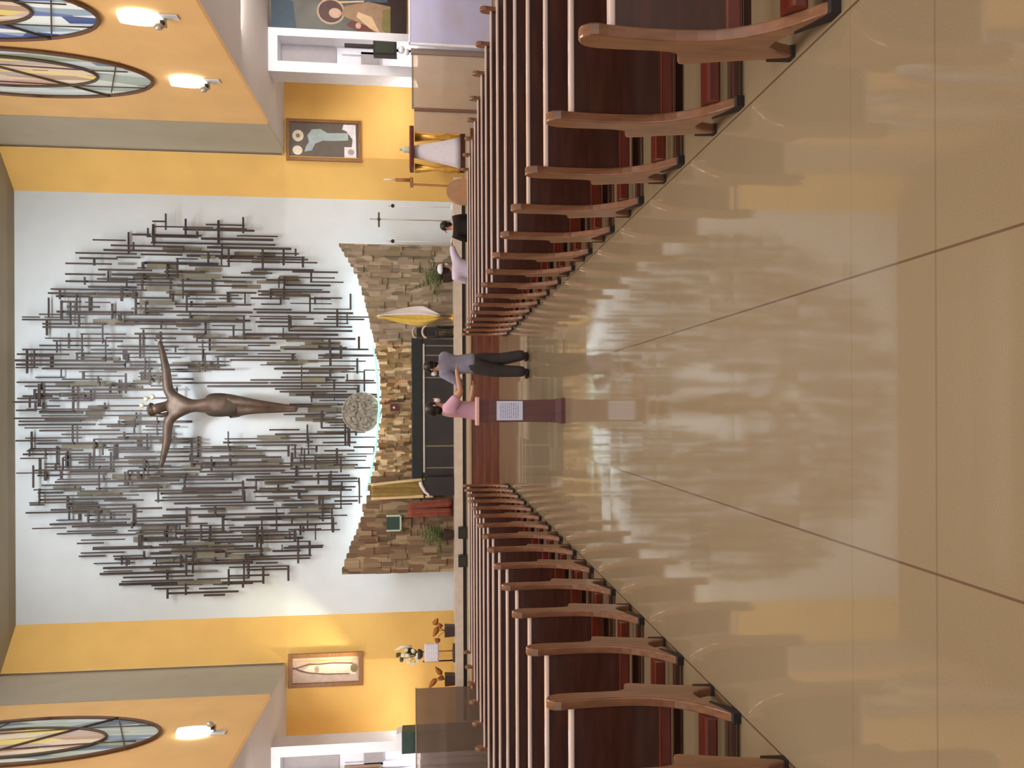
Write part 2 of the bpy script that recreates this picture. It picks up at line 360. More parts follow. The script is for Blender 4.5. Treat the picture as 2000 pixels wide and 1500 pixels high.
# ------------------------------------------------------------------ stained-glass windows on the clerestory
def window(idx, sg, yc, outer_mat, yhalf=1.13):
    zc, zh = 10.40, 2.78
    X = sg * (CX - 0.02)
    def ell(ky, kz, dz=0, n=48, dy=0):
        return [(yc + dy + ky * yhalf * math.cos(t), zc + dz + kz * zh * math.sin(t)) for t in [2 * PI * i / n for i in range(n)]]
    root = MB()
    P = ell(1.0, 1.0)
    pts = [(X - sg * 0.03, a, b) for a, b in P] + [(X - sg * 0.03, *P[0])]
    root.tube(pts, 0.04, 6)
    o = struct('window_%d' % idx, root, mat('dark_bronze_frame', s(104, 72, 50), 0.5, noise_amt=0.1))
    inner = ell(0.62, 0.72, 0.30, dy=-0.12 * 1)
    def arch(pts2, xo, name, m):
        mbb = MB(); mbb.prism(pts2 if sg > 0 else pts2[::-1], X + xo * sg, X + (xo + 0.02) * sg, 'yz'); g = mbb.build(name, m, o); return g
    arch(ell(0.98, 0.985), -0.005, 'outer_glass', outer_mat)
    arch(inner, -0.03, 'inner_glass', M_glass_in)
    lead = MB()
    lead.tube([(X - sg * 0.04, a, b) for a, b in inner] + [(X - sg * 0.04, *inner[0])], 0.035, 6)
    # a long diagonal came, plus wavy uprights
    lead.tube([(X - sg * 0.05, yc - 1.05, zc + 1.05), (X - sg * 0.05, yc + 0.93, zc - 1.55 * 1)], 0.028, 6)
    for dy, ph in ((-0.45, 1.4), (0.35, 0.8)):
        h = zh * math.sqrt(max(0, 1 - (dy / yhalf) ** 2)) * 0.95
        lead.tube([(X - sg * 0.045, yc + dy + 0.10 * math.sin(ph + 3.3 * k / 8), zc - h + 2 * h * k / 8) for k in range(9)], 0.014, 5)
    for z, a in ((-2.0, 0.7), (1.1, -0.5)):
        h = yhalf * math.sqrt(1 - (z / zh) ** 2) * 0.93
        lead.tube([(X - sg * 0.045, yc - h, zc + z - a * 0.5), (X - sg * 0.045, yc + h, zc + z + a * 0.5)], 0.014, 5)
    lead.build('lead_came', mat('lead', s(92, 76, 62), 0.6), o)
window(1, 1, 16.72, M_glass_out)
window(2, 1, 14.1, M_glass_blue)
window(3, -1, 17.02, M_glass_out)

M_glow = mat('lit_opal_glass', s(250, 248, 240), 0.4, emit=2.2, emit_col=(1.0, 0.98, 0.92))
def sconce(sg, yc, label):
    X = sg * CX
    t = thing('wall_sconce', label, 'wall lamp', (X, yc, 6.45), 0, 'opal wall sconces under the stained-glass windows')
    mb = MB()
    rings = []
    for j in range(9):
        u = j / 8; z = 0.05 + 0.72 * u; wv = 0.27 * math.sin(PI * (0.12 + 0.76 * u)) ** 0.6
        rings.append([(-sg * (0.02 + 0.13 * max(0, math.sin(a))), wv * math.cos(a), z) for a in [PI * k / 12 for k in range(13)]] )
    mb.loft(rings, True, smooth=True)
    mb.build('lamp_shade', M_glow, t)
    MB().tube([(0, 0.05, 0.0), (-sg * 0.16, 0.05, -0.02), (-sg * 0.24, -0.05, 0.04)], 0.03).ball((-sg * 0.24, -0.08, 0.06), 0.07, 0.06, 0.09).build('bracket', M_brass, t)
    MB().rbox(-sg * 0.0, -sg * 0.03, -0.09, 0.09, -0.26, 0.06, 0.012, axis='z').build('back_plate', M_white, t)
    MB().box(-sg * 0.10, -sg * 0.16, -0.05, 0.12, -0.02, 0.05).build('lamp_holder', M_dark, t)
sconce(1, 16.75, 'glowing opal wall sconce on the apricot wall below the farther right-hand stained-glass window')
sconce(1, 14.1, 'glowing opal wall sconce below the bluish stained-glass window')
sconce(-1, 17.0, 'glowing opal wall sconce below the stained-glass window with yellow panes')

# ------------------------------------------------------------------ side portals, glass screens
for sg, nm in ((1, 'right'), (-1, 'left')):
    x0, x1 = sg * 8.66, sg * 9.78
    Y0 = 19.3
    mb = MB()
    mb.box(x0, x0 + sg * 0.27, Y0, Y0 + 0.62, 0, SZ - 0.05)
    mb.box(x1, x1 - sg * 0.20, Y0, Y0 + 0.62, 0, SZ - 0.05)
    mb.box(x0 + sg * 0.27, x1 - sg * 0.20, Y0, Y0 + 0.62, SZ - 0.28, SZ - 0.05)
    mb.box(x0 + sg * 0.27, x1 - sg * 0.20, Y0 + 0.5, Y0 + 0.62, 0, SZ - 0.28)
    st = struct('door_%d' % (1 if sg > 0 else 2), mb, M_door)
    q = MB().box(x0 + sg * 0.29, x1 - sg * 0.22, Y0 + 0.46, Y0 + 0.52, 4.05, SZ - 0.30); q.build('transom_panel', M_recess, st)
    MB().box(x0 + sg * 0.36, x1 - sg * 0.32, Y0 + 0.42, Y0 + 0.5, 2.9, 3.4).build('door_panel', M_recess, st)
    MB().rbox(x1 - sg * 0.40, x1 - sg * 0.24, Y0 + 0.42, Y0 + 0.5, 0.1, 3.9, 0.02, axis='z').build('door_stile', M_door, st)

# right: glass screen coloured with tan reflections, dark post, frosted panel
t = thing('glass_screen', 'glass screen with painted tan reflection beside the frosted panel', 'glass screen', (7.95, 18.5, 0))
MB().box(-0.44 - 0.0, 0.95, -0.012, 0.012, 0.02, 2.02).build('glass_pane', M_tang, t)
MB().box(-1.02, -0.50, -0.012, 0.012, 0.02, 1.98).build('glass_pane', M_tang, t)
MB().rbox(-0.50, -0.42, -0.04, 0.04, 0, 1.98, 0.01, axis='z').build('mullion', mat('brown_mullion', s(122, 84, 70), 0.5), t)
MB().rbox(-0.44, 1.0, -0.02, 0.02, 2.0, 2.04, 0.008).build('top_rail', mat('grey_rail', s(130, 122, 104), 0.4), t)
MB().rbox(0.92, 1.06, -0.05, 0.05, 0, 2.06, 0.012, axis='z').build('post', mat('taupe_post', s(136, 116, 106), 0.5), t)
t = thing('frosted_panel', 'frosted glass panel with painted lilac-blue reflection and white edge on the far right side', 'glass panel', (9.75, 18.35, 0))
MB().box(-0.66, 1.6, -0.02, 0.02, 0.03, 2.06).build('glass_pane', M_frost, t)
MB().rbox(-0.70, 1.62, -0.03, 0.03, 2.06, 2.11, 0.01).build('top_edge', M_door, t)
MB().rbox(-0.72, -0.66, -0.03, 0.03, 0, 2.11, 0.01, axis='z').build('side_edge', M_door, t)
# left smoky screen
t = thing('glass_screen', 'smoky brown glass screen in front of the dark green cabinet', 'glass screen', (-8.2, 18.5, 0))
MB().box(-2.2, 1.18, -0.012, 0.012, 0.02, 1.98).build('glass_pane', M_browng, t)
MB().rbox(-2.2, 1.2, -0.02, 0.02, 1.98, 2.01, 0.008).build('top_rail', mat('grey_rail', s(130, 122, 104), 0.4), t)
# green cabinet
t = thing('cabinet', 'tall narrow dark green cabinet with slanted white-edged top', 'cabinet', (-8.48, 18.95, 0))
MB().prism([(-0.28, 0.0), (0.28, 0.0), (0.28, 2.36), (-0.28, 2.36)], -0.2, 0.2, 'xz').build('body', M_green, t)
MB().prism([(-0.27, 2.36), (0.27, 2.36), (0.22, 2.50), (-0.10, 2.52)], -0.19, 0.19, 'xz').build('top', M_door, t)
MB().box(-0.24, 0.24, -0.215, -0.2, 1.0, 1.9).build('front_panel', mat('teal_panel', s(50, 84, 76), 0.3), t)
t = thing('brown_box', 'small brown wall box high in the left portal', 'box', (-9.62, 19.66, 2.95))
MB().rbox(-0.2, 0.2, 0, 0.06, 0, 0.95, 0.02, axis='z').build('case', mat('beige_brown_wood', s(150, 124, 104), 0.5, noise_amt=0.1), t)
MB().box(-0.14, 0.14, -0.01, 0.0, 0.06, 0.88).build('door', mat('brown_panel', s(120, 92, 76), 0.5, noise_amt=0.1), t)

# right: black loudspeaker on a thin pole in front of the portal
p = at(758, 98, 18.8)
t = thing('pole_speaker', 'black loudspeaker on a dark pole before the white right-hand portal', 'loudspeaker', (p.x, 18.8, 0))
MB().rbox(-0.17, 0.17, -0.13, 0.13, 2.42, 3.0, 0.03, axis='z').build('cabinet', M_dark, t)
MB().box(-0.14, 0.14, -0.145, -0.13, 2.47, 2.95).build('grille', mat('speaker_grille', s(46, 50, 40), 0.8, noise_amt=0.3, noise_scale=60), t)
MB().rbox(0.02, 0.12, -0.03, 0.03, 3.0, 3.72, 0.02, axis='z').build('upper_bracket', M_foot, t)
MB().lathe([(0.03, 0.0), (0.03, 2.42)], 10).lathe([(0.22, 0), (0.22, 0.03), (0.03, 0.06)], 16).build('pole', M_foot, t)
MB().ball((0.0, -0.05, 2.3), 0.1, 0.07, 0.09).ball((-0.05, -0.05, 2.16), 0.08, 0.06, 0.07).build('clamp', M_door, t)

# ------------------------------------------------------------------ pictures
def framed(name, label, x0, y0, x1, y1, Y, fw, mats_frame, bgm, figs):
    """x0..x1 in height (photo px), y0..y1 across; figs: list of (kind, mat, data) in unit coordinates"""
    a = at(x0, y1, Y); b = at(x1, y0, Y)
    X0, X1, Z0, Z1 = a.x, b.x, b.z, a.z
    W, H = X1 - X0, Z1 - Z0
    t = thing(name, label, 'picture', ((X0 + X1) / 2, Y, Z0))
    MB().box(-W / 2 + fw / 2, W / 2 - fw / 2, -0.0, 0.03, fw / 2, H - fw / 2).build('canvas', bgm, t)
    mb = MB()
    mb.rbox(-W / 2, W / 2, -0.04, 0.03, 0, fw, 0.012); mb.rbox(-W / 2, W / 2, -0.04, 0.03, H - fw, H, 0.012)
    mb.rbox(-W / 2, -W / 2 + fw, -0.04, 0.03, fw, H - fw, 0.012, axis='z'); mb.rbox(W / 2 - fw, W / 2, -0.04, 0.03, fw, H - fw, 0.012, axis='z')
    mb.build('frame', mats_frame, t)
    for i, (nm, m, pts) in enumerate(figs):
        P = [(-W / 2 + u * W, v * H) for u, v in pts]
        area2 = sum(P[k][0] * P[(k + 1) % len(P)][1] - P[(k + 1) % len(P)][0] * P[k][1] for k in range(len(P)))
        if area2 < 0: P = P[::-1]
        MB().prism(P, -0.002 - 0.002 * (i + 1), 0.0, 'xz').build(nm, m, t)
    return t
def oval(cx, cy, rx, ry, n=18): return [(cx + rx * math.cos(2 * PI * k / n), cy + ry * math.sin(2 * PI * k / n)) for k in range(n)]
def pm(n, c): return mat(n, s(*c), 0.6, noise_amt=0.12, noise_scale=6)
framed('picture', 'framed dark grey picture of a pale blue standing figure with white roundels', 559, 237, 706, 313, 21.27, 0.09, M_frame, pm('dark_grey_canvas', (104, 94, 84)), [
    ('figure', pm('pale_blue_paint', (168, 184, 184)), [(0.52, 0.18), (0.70, 0.18), (0.68, 0.45), (0.78, 0.55), (0.76, 0.66), (0.62, 0.72), (0.46, 0.70), (0.34, 0.74), (0.22, 0.76), (0.26, 0.66), (0.42, 0.62), (0.50, 0.52), (0.50, 0.40)]),
    ('roundel', pm('cream_paint', (236, 226, 206)), oval(0.60, 0.845, 0.14, 0.075)),
    ('roundel', pm('cream_paint', (236, 226, 206)), oval(0.25, 0.85, 0.11, 0.065)),
    ('roundel_centre', pm('grey_paint', (140, 128, 118)), oval(0.60, 0.845, 0.05, 0.028)),
    ('scroll', pm('white_paint', (232, 226, 230)), [(0.1, 0.07), (0.90, 0.08), (0.90, 0.24), (0.78, 0.26), (0.74, 0.2), (0.55, 0.12), (0.36, 0.13), (0.36, 0.23), (0.1, 0.23)]),
    ('seal', pm('mauve_paint', (176, 156, 156)), oval(0.24, 0.14, 0.07, 0.045)),
])
framed('picture', 'wood-framed cream picture of a robed standing figure on the left wall', 563, 1272, 709, 1344, 21.27, 0.12, M_frame, pm('cream_canvas', (204, 180, 162)), [
    ('robe', pm('pale_robe', (240, 224, 196)), [(0.34, 0.10), (0.64, 0.10), (0.66, 0.3), (0.68, 0.55), (0.62, 0.72), (0.5, 0.80), (0.42, 0.72), (0.36, 0.5)]),
    ('robe_shadow', pm('brown_line', (120, 84, 68)), [(0.34, 0.18), (0.37, 0.18), (0.385, 0.5), (0.44, 0.72), (0.5, 0.82), (0.6, 0.92), (0.58, 0.95), (0.46, 0.84), (0.40, 0.72), (0.35, 0.5)]),
    ('robe_shadow', pm('brown_line', (120, 84, 68)), [(0.64, 0.14), (0.68, 0.14), (0.71, 0.4), (0.68, 0.6), (0.70, 0.72), (0.62, 0.84), (0.56, 0.95), (0.53, 0.93), (0.60, 0.82), (0.66, 0.72), (0.65, 0.6), (0.67, 0.4)]),
    ('hands', pm('pale_skin_paint', (190, 164, 140)), oval(0.52, 0.62, 0.10, 0.03)),
    ('base', pm('olive_paint', (140, 120, 80)), oval(0.52, 0.12, 0.13, 0.05)),
])
# big dark painting of seated figures
a = at(520, 69, 19.35)
X0 = a.x; X1 = 11.9; Z0, Z1 = 2.18, SZ - 0.06
t = thing('large_painting', 'large dark panel painting of seated haloed figures above the frosted panel', 'painting', (0, 19.35, 0))
MB().box(X0, X1, 0, 0.06, Z0, Z1).build('canvas', mat('slate_canvas', s(84, 88, 86), 0.6, noise_amt=0.3, noise_scale=0.8, second=s(112, 112, 106)), t)
def fig(name, m, pts, d):
    P = [(X0 + u, Z0 + v) for u, v in pts]
    ar = sum(P[k][0] * P[(k + 1) % len(P)][1] - P[(k + 1) % len(P)][0] * P[k][1] for k in range(len(P)))
    if ar < 0: P = P[::-1]
    MB().prism(P, -d, 0, 'xz').build(name, m, t)
fig('dark_ground', pm('dark_earth', (48, 36, 34)), [(0, 0), (1.4, 0), (1.4, 1.3), (0.9, 1.1), (0.4, 0.55), (0.0, 0.45)], 0.004)
fig('halo', pm('halo_ring', (170, 152, 130)), oval(0.70, 1.95, 0.34, 0.36), 0.006)
fig('halo_field', pm('halo_field', (84, 62, 62)), oval(0.70, 1.95, 0.29, 0.31), 0.008)
fig('head', pm('figure_skin', (190, 160, 140)), oval(0.66, 1.84, 0.13, 0.16), 0.010)
fig('robe', pm('figure_robe', (150, 124, 100)), [(0.15, 0.45), (0.9, 0.42), (1.0, 1.0), (0.85, 1.6), (0.62, 1.7), (0.5, 1.4), (0.25, 0.95)], 0.010)
fig('mantle', pm('figure_mantle', (104, 60, 56)), [(0.10, 0.75), (0.34, 0.95), (0.5, 1.4), (0.38, 1.55), (0.14, 1.1)], 0.012)
fig('sleeve', pm('figure_cream', (206, 176, 140)), [(0.2, 0.7), (0.6, 0.9), (0.72, 1.25), (0.6, 1.3), (0.3, 0.95)], 0.014)
fig('hand', pm('figure_skin', (190, 160, 140)), oval(0.36, 1.25, 0.08, 0.07), 0.016)
fig('halo', pm('halo_ring', (170, 152, 130)), oval(1.35, 2.35, 0.30, 0.32), 0.006)
fig('head', pm('figure_skin', (190, 160, 140)), oval(1.33, 2.25, 0.12, 0.15), 0.010)
fig('robe', pm('figure_blue', (70, 84, 104)), [(1.0, 0.5), (1.7, 0.5), (1.75, 1.6), (1.5, 2.1), (1.15, 2.08), (1.0, 1.5)], 0.008)
fig('sky_patch', pm('blue_grey_sky', (62, 78, 92)), [(0.02, 3.45), (1.2, 3.45), (0.9, 2.9), (0.02, 2.8)], 0.004)
fig('staff', pm('figure_cream', (206, 176, 140)), [(0.98, 1.1), (1.02, 1.1), (0.96, 1.75), (0.92, 1.75)], 0.017)
fig('robe_fold', pm('figure_olive', (120, 112, 66)), [(0.12, 0.42), (0.85, 0.42), (0.8, 0.62), (0.3, 0.66)], 0.015)

# ------------------------------------------------------------------ stone screen behind the altar
top_pts = [(-4.72, 4.21), (-4.12, 3.95), (-3.4, 3.68), (-2.38, 3.38), (-1.2, 3.12), (0.0, 3.01), (1.44, 3.11), (2.61, 3.36), (3.78, 3.65), (4.70, 4.19)]
def ztop(x):
    if x <= top_pts[0][0]: return top_pts[0][1]
    for (a, za), (b, zb) in zip(top_pts, top_pts[1:]):
        if x <= b: return za + (zb - za) * (x - a) / (b - a)
    return top_pts[-1][1]
t = thing('stone_screen', 'curved-top mosaic stone screen behind the altar with a jagged upper edge', 'stone wall', (0, 0, 0))
def screen_part(xa, xb, wid, m, jag):
    mb = MB(); x = xa
    while x < xb - 0.01:
        wv = min(wid * random.uniform(0.7, 1.3), xb - x)
        if xb - x - wv < 0.04: wv = xb - x
        zt = ztop(x + wv / 2) + random.uniform(-jag, jag)
        z = 0.965
        while z < zt - 0.01:
            h = random.uniform(0.15, 0.55)
            if zt - z - h < 0.1: h = zt - z
            d = random.uniform(0, 0.07)
            mb.box(x, x + wv, 21.24 - d + 0.02, 21.5, z, z + h); z += h
        x += wv
    return mb.build('stone_panel', m, t)
screen_part(-4.72, -1.95, 0.19, M_mosaic_l, 0.05)
screen_part(-1.95, 1.9, 0.13, M_mosaic, 0.04)
screen_part(1.9, 4.70, 0.16, M_mosaic_r, 0.02)
# cool strip light along the top back edge of the middle
M_led = mat('led_strip', (0.4, 0.8, 0.65), 0.4, emit=0.9, emit_col=(0.28, 0.85, 0.66))
MB().tube([(x / 10, 21.47, ztop(x / 10) + 0.075) for x in range(-24, 19, 2)], 0.035, 6).build('led_strip', M_led, t)
for (x, z, wv, h) in ((0.32, 2.62, 0.10, 0.7), (-4.1, 2.9, 0.5, 0.16), (-3.95, 2.2, 0.45, 0.3), (-3.3, 2.55, 0.6, 0.08), (-2.9, 1.6, 0.08, 0.6), (-3.6, 1.5, 0.35, 0.4), (3.2, 2.5, 0.4, 0.1), (2.5, 2.9, 0.1, 0.3)):
    pass

# tabernacle-like red square lamp box
p = at(770, 796, 21.15)
t = thing('wall_plaque', 'small dark red square plaque with a white dot, centred above the altar', 'plaque', (p.x, 21.13, p.z))
MB().box(-0.11, 0.11, -0.03, 0.02, -0.11, 0.11).build('plate', mat('dark_red_enamel', s(98, 32, 22), 0.4), t)
MB().lathe([(0.035, 0), (0.03, 0.015)], 14, M=Matrix.Rotation(PI / 2, 4, 'X') @ Matrix.Translation((0, 0, 0.03))).build('dot', M_door, t)

# round relief
p = at(708, 805, 21.75)
t = thing('relief_medallion', 'round grey carved medallion on the white wall under the crucified figure', 'relief', (p.x, 21.61, p.z))
mb = MB(); rr = 0.58
mb.lathe([(rr, 0), (rr, 0.035), (rr * 0.94, 0.05), (rr * 0.9, 0.03)], 40, M=Matrix.Rotation(PI / 2, 4, 'X'), smooth=False)
mb.build('disc', M_relief, t)
mb = MB()
for k in range(85):
    a_, r_ = random.uniform(0, 2 * PI), rr * 0.86 * math.sqrt(random.random())
    mb.ball((r_ * math.cos(a_), -0.03, r_ * math.sin(a_)), random.uniform(0.03, 0.075), 0.035, random.uniform(0.04, 0.10), 8, 6)
mb.build('carving', M_relief, t)

# ------------------------------------------------------------------ metal rod sculpture on the apse wall
root = thing('rod_sculpture', 'huge oval wall sculpture of dark upright rods and short crossbars', 'wall sculpture', (0, 0, 0))
def in_oval(x, z, k=1.0):
    return ((x - 0.02) / 5.35) ** 2 + ((z - 8.05) / 4.9) ** 2 < k
def hollow(x, z):   # the clear field round the figure
    return ((x - 0.1) / 1.15) ** 2 + ((z - 7.4) / 2.0) ** 2 < 1
segs, hs = [], []
x = -5.33
while x < 5.35:
    half = max(0.3, 4.95 * math.sqrt(max(0, 1 - (x / 5.42) ** 2)) + random.uniform(-0.45, 0.3))
    z = 8.05 - half + random.uniform(-0.3, 0.7)
    while z < 8.05 + half - 0.1:
        L_ = random.choice((0.7, 1.0, 1.3, 1.7, 2.2, 2.9)) * random.uniform(0.8, 1.2)
        L_ = min(L_, 8.05 + half + random.uniform(-0.2, 0.45) - z, 13.12 - z)
        if L_ > 0.35 and not (hollow(x, z + L_ / 2) and random.random() < 0.9): segs.append((L_, 'v', x + random.uniform(-0.03, 0.03), z + L_ / 2, L_))
        z += L_ + random.choice((0.1, 0.3, 0.6, 1.0))
    x += random.uniform(0.07, 0.115) if x < 1.5 else random.uniform(0.085, 0.15)
for q in segs:
    for k in range(random.choice((0, 0, 1, 1, 2))):
        W_ = random.choice((0.2, 0.32, 0.45, 0.62)) * random.uniform(0.85, 1.15)
        z = q[3] + random.choice((-0.5, 0.5, random.uniform(-0.5, 0.5), random.uniform(-0.5, 0.5))) * (q[4] - 0.06)
        xs = q[2] + random.choice((-0.5, 0.5, 0)) * W_
        if in_oval(xs, z, 1.05) and not (hollow(xs, z) and random.random() < 0.8): hs.append((W_, 'h', xs, z, W_))
allr = sorted(segs + hs, key=lambda q: -q[0])
def rod_geo(mb, q):
    _, k, x, z, L_ = q
    y = random.uniform(21.64, 21.95); r = random.uniform(0.014, 0.026) * (1.25 if L_ > 1.8 else 1)
    if k == 'v': mb.box(x - r, x + r, y - r, y + r, z - L_ / 2, z + L_ / 2)
    else:
        r *= random.uniform(1.0, 1.6); mb.box(x - L_ / 2, x + L_ / 2, y - 0.012, y + 0.012, z - r, z + r)
rod_main = allr[:100]
for q in rod_main:
    mb = MB(); rod_geo(mb, q); mb.build('rod', M_rod, root)
mb = MB()
for q in allr[100:]: rod_geo(mb, q)
o = mb.build('rods', M_rod, root); o['kind'] = 'stuff'
mb = MB(); n = 0  # thin grey boxes stand in for shade on the wall between rods
while n < 150:
    x = random.uniform(-5, 5); z = random.uniform(3.8, 12.3); L_ = random.uniform(0.4, 1.3)
    if not (in_oval(x, z + L_ / 2, 0.9) and in_oval(x, z - L_ / 2, 0.9)) or hollow(x, z): continue
    wv = random.uniform(0.025, 0.08); y = random.uniform(21.8, 21.97)
    mb.box(x - wv, x + wv, y, y + 0.012, z - L_ / 2, z + L_ / 2); n += 1
o = mb.build('shade_plates', M_rod_shade, root); o['kind'] = 'stuff'

# ------------------------------------------------------------------ skinned bodies
def skin(name, chains, m, parent, levels=2, loc=None):
    """chains: list of (points, radii, link) ; link = (chain index, point index) to join the first point to, or None"""
    vs, es, rs, base, roots = [], [], [], [], []
    for pts, rad, link in chains:
        base.append(len(vs)); st = len(vs)
        for i, p in enumerate(pts):
            vs.append(tuple(p)); rs.append(rad[i] if isinstance(rad, (list, tuple)) else rad)
            if i: es.append((st + i - 1, st + i))
        if link is None: roots.append(st)
        else: es.append((base[link[0]] + link[1], st))
    me = bpy.data.meshes.new(name); me.from_pydata(vs, es, []); me.materials.append(m)
    o = bpy.data.objects.new(name, me); COL.objects.link(o)
    if parent is not None: o.parent = parent
    if loc is not None: o.location = loc
    md = o.modifiers.new('Skin', 'SKIN'); md.use_smooth_shade = True
    if not me.skin_vertices: me.attributes  # layer is made with the modifier
    for i, sv in enumerate(me.skin_vertices[0].data):
        r = rs[i]
        sv.radius = r if isinstance(r, tuple) else (r, r)
        sv.use_root = i in roots
    sb = o.modifiers.new('Subsurf', 'SUBSURF'); sb.levels = levels; sb.render_levels = levels
    return o
def lerp(a, b, t): return tuple(a[i] + (b[i] - a[i]) * t for i in range(3))

def fingers(wrist, tip, side, out):
    """five finger chains fanned from a palm; wrist->tip direction, side = vector across the palm"""
    d = (Vector(tip) - Vector(wrist)).normalized(); sv = Vector(side).normalized(); nn = d.cross(sv).normalized()
    W = Vector(wrist); ch = []
    for k, (off, ln) in enumerate(((-0.030, 0.062), (-0.010, 0.074), (0.010, 0.070), (0.029, 0.054))):
        b0 = W + d * 0.062 + sv * off
        ch.append(([b0, b0 + d * ln * 0.45 + nn * 0.004 + sv * off * 0.15, b0 + d * ln * 0.9 + nn * 0.02 + sv * off * 0.2], [0.009, 0.0085, 0.007], None))
    b0 = W + d * 0.02 - sv * 0.026
    ch.append(([b0, b0 + d * 0.03 - sv * 0.028, b0 + d * 0.06 - sv * 0.036 + nn * 0.012], [0.011, 0.010, 0.008], None))
    return ch

def person(label, loc, rotz, H, J, shirt, trousers, mask=None, hair_long=False, scale_w=1.0, shoes=True, cap=None):
    """J: joints in metres, local frame, +Y forward, +X the person's right"""
    t = thing('person', label, 'person', loc, rotz)
    pel, chest, neck, head = J['pelvis'], J['chest'], J['neck'], J['head']
    Rh = 0.088
    ch = [([pel, lerp(pel, chest, 0.5), chest, neck, lerp(neck, head, 0.45), head, (head[0], head[1], head[2] + 0.06)],
           [(0.13 * scale_w, 0.10), (0.125 * scale_w, 0.10), (0.145 * scale_w, 0.10), 0.05, 0.055, (0.074, 0.088), (0.062, 0.075)], None)]
    for sg in (-1, 1):
        L = 'l' if sg < 0 else 'r'
        ch.append(([J['sh' + L], J['el' + L], J['wr' + L], J['ha' + L]], [0.055, 0.042, 0.03, (0.034, 0.016)], (0, 2)))
        ch.append(([J['hip' + L], J['kn' + L], J['an' + L], J['to' + L]], [0.088, 0.058, 0.04, (0.04, 0.03)], (0, 0)))
    for sg in (-1, 1):
        L = 'l' if sg < 0 else 'r'
        d = Vector(J['ha' + L]) - Vector(J['wr' + L])
        side = d.cross(Vector((0, 0, 1))) if abs(d.normalized().z) < 0.8 else Vector((0, 1, 0))
        ch += fingers(J['wr' + L], J['ha' + L], side * sg, None)
    # nose and ears branch from the head
    hx, hy, hz = head
    fy = J.get('face', (0, 1)); fv = Vector((fy[0], fy[1], 0)).normalized(); sv = Vector((fv.y, -fv.x, 0))
    hv = Vector(head)
    skin('body', ch, M_skin, t)
    mb = MB()
    mb.ball(hv + fv * 0.098 + Vector((0, 0, 0.0)), 0.014, 0.014, 0.022, 8, 6)
    for q in (-1, 1): mb.ball(hv + sv * 0.082 * q, 0.014, 0.014, 0.028, 8, 6)
    mb.build('nose_and_ears', M_skin, t)
    mb = MB()
    for q in (-1, 1): mb.ball(hv + fv * 0.083 + sv * 0.03 * q + Vector((0, 0, 0.022)), 0.012, 0.012, 0.009, 8, 6)
    mb.build('eyes', M_hair, t)
    c = hv - fv * 0.022 + Vector((0, 0, 0.035))
    hb = MB(); ang = math.atan2(fv.y, fv.x)
    hb.ball((0, 0, 0), 0.104, 0.094, 0.102, 18, 12, M=Matrix.Translation(hv - fv * 0.034 + Vector((0, 0, 0.036))) @ Matrix.Rotation(ang, 4, 'Z'))
    hb.ball((0, 0, 0), 0.07, 0.078, 0.085, 14, 9, M=Matrix.Translation(hv - fv * 0.052 + Vector((0, 0, -0.035))) @ Matrix.Rotation(ang, 4, 'Z'))
    hb.build('hair', M_hair, t)
    if mask:
        MB().ball(hv + fv * 0.075 + Vector((0, 0, -0.035)), 0.05 if abs(fv.x) < abs(fv.y) else 0.035, 0.035 if abs(fv.x) < abs(fv.y) else 0.05, 0.045, 12, 8).build('face_mask', mask, t)
    if cap:
        MB().lathe([(0.108, 0.0), (0.11, 0.04), (0.09, 0.085), (0.04, 0.11)], 20, M=Matrix.Translation(c + Vector((0, 0, 0.01)))).build('cap', cap, t)
    # clothes
    def cl(k, r, pts): return (pts, r, k)
    sh = [([lerp(pel, chest, -0.3), lerp(pel, chest, 0.0), lerp(pel, chest, 0.4), lerp(pel, chest, 0.8), chest, lerp(chest, neck, 0.72)],
           [(0.18 * scale_w, 0.155), (0.18 * scale_w, 0.15), (0.165 * scale_w, 0.13), (0.185 * scale_w, 0.13), (0.175 * scale_w, 0.12), 0.07], None)]
    cuff = J.get('sleeve', 1.0)
    for L in 'lr':
        if cuff >= 1: sh.append(([J['sh' + L], J['el' + L], lerp(J['el' + L], J['wr' + L], 0.93)], [0.105, 0.076, 0.055], (0, 4)))
        else: sh.append(([J['sh' + L], lerp(J['sh' + L], J['el' + L], 0.75)], [0.098, 0.074], (0, 4)))
    skin('shirt', sh, shirt, t)
    tr = [([lerp(pel, chest, 0.3), pel], [(0.14 * scale_w, 0.11), (0.155 * scale_w, 0.125)], None)]
    for L in 'lr': tr.append(([J['hip' + L], J['kn' + L], lerp(J['kn' + L], J['an' + L], 1.1)], [0.14, 0.108, 0.088], (0, 1)))
    skin('trousers', tr, trousers, t)
    if shoes:
        for L in 'lr':
            an, to = J['an' + L], J['to' + L]
            heel = (an[0] - (to[0] - an[0]) * 0.35, an[1] - (to[1] - an[1]) * 0.35, 0.038)
            skin('shoe', [([heel, (an[0], an[1], 0.048), lerp((an[0], an[1], 0.04), (to[0], to[1], 0.035), 0.6), (to[0], to[1], 0.032)], [0.036, 0.046, 0.045, 0.03], None)], M_shoe, t)
    return t

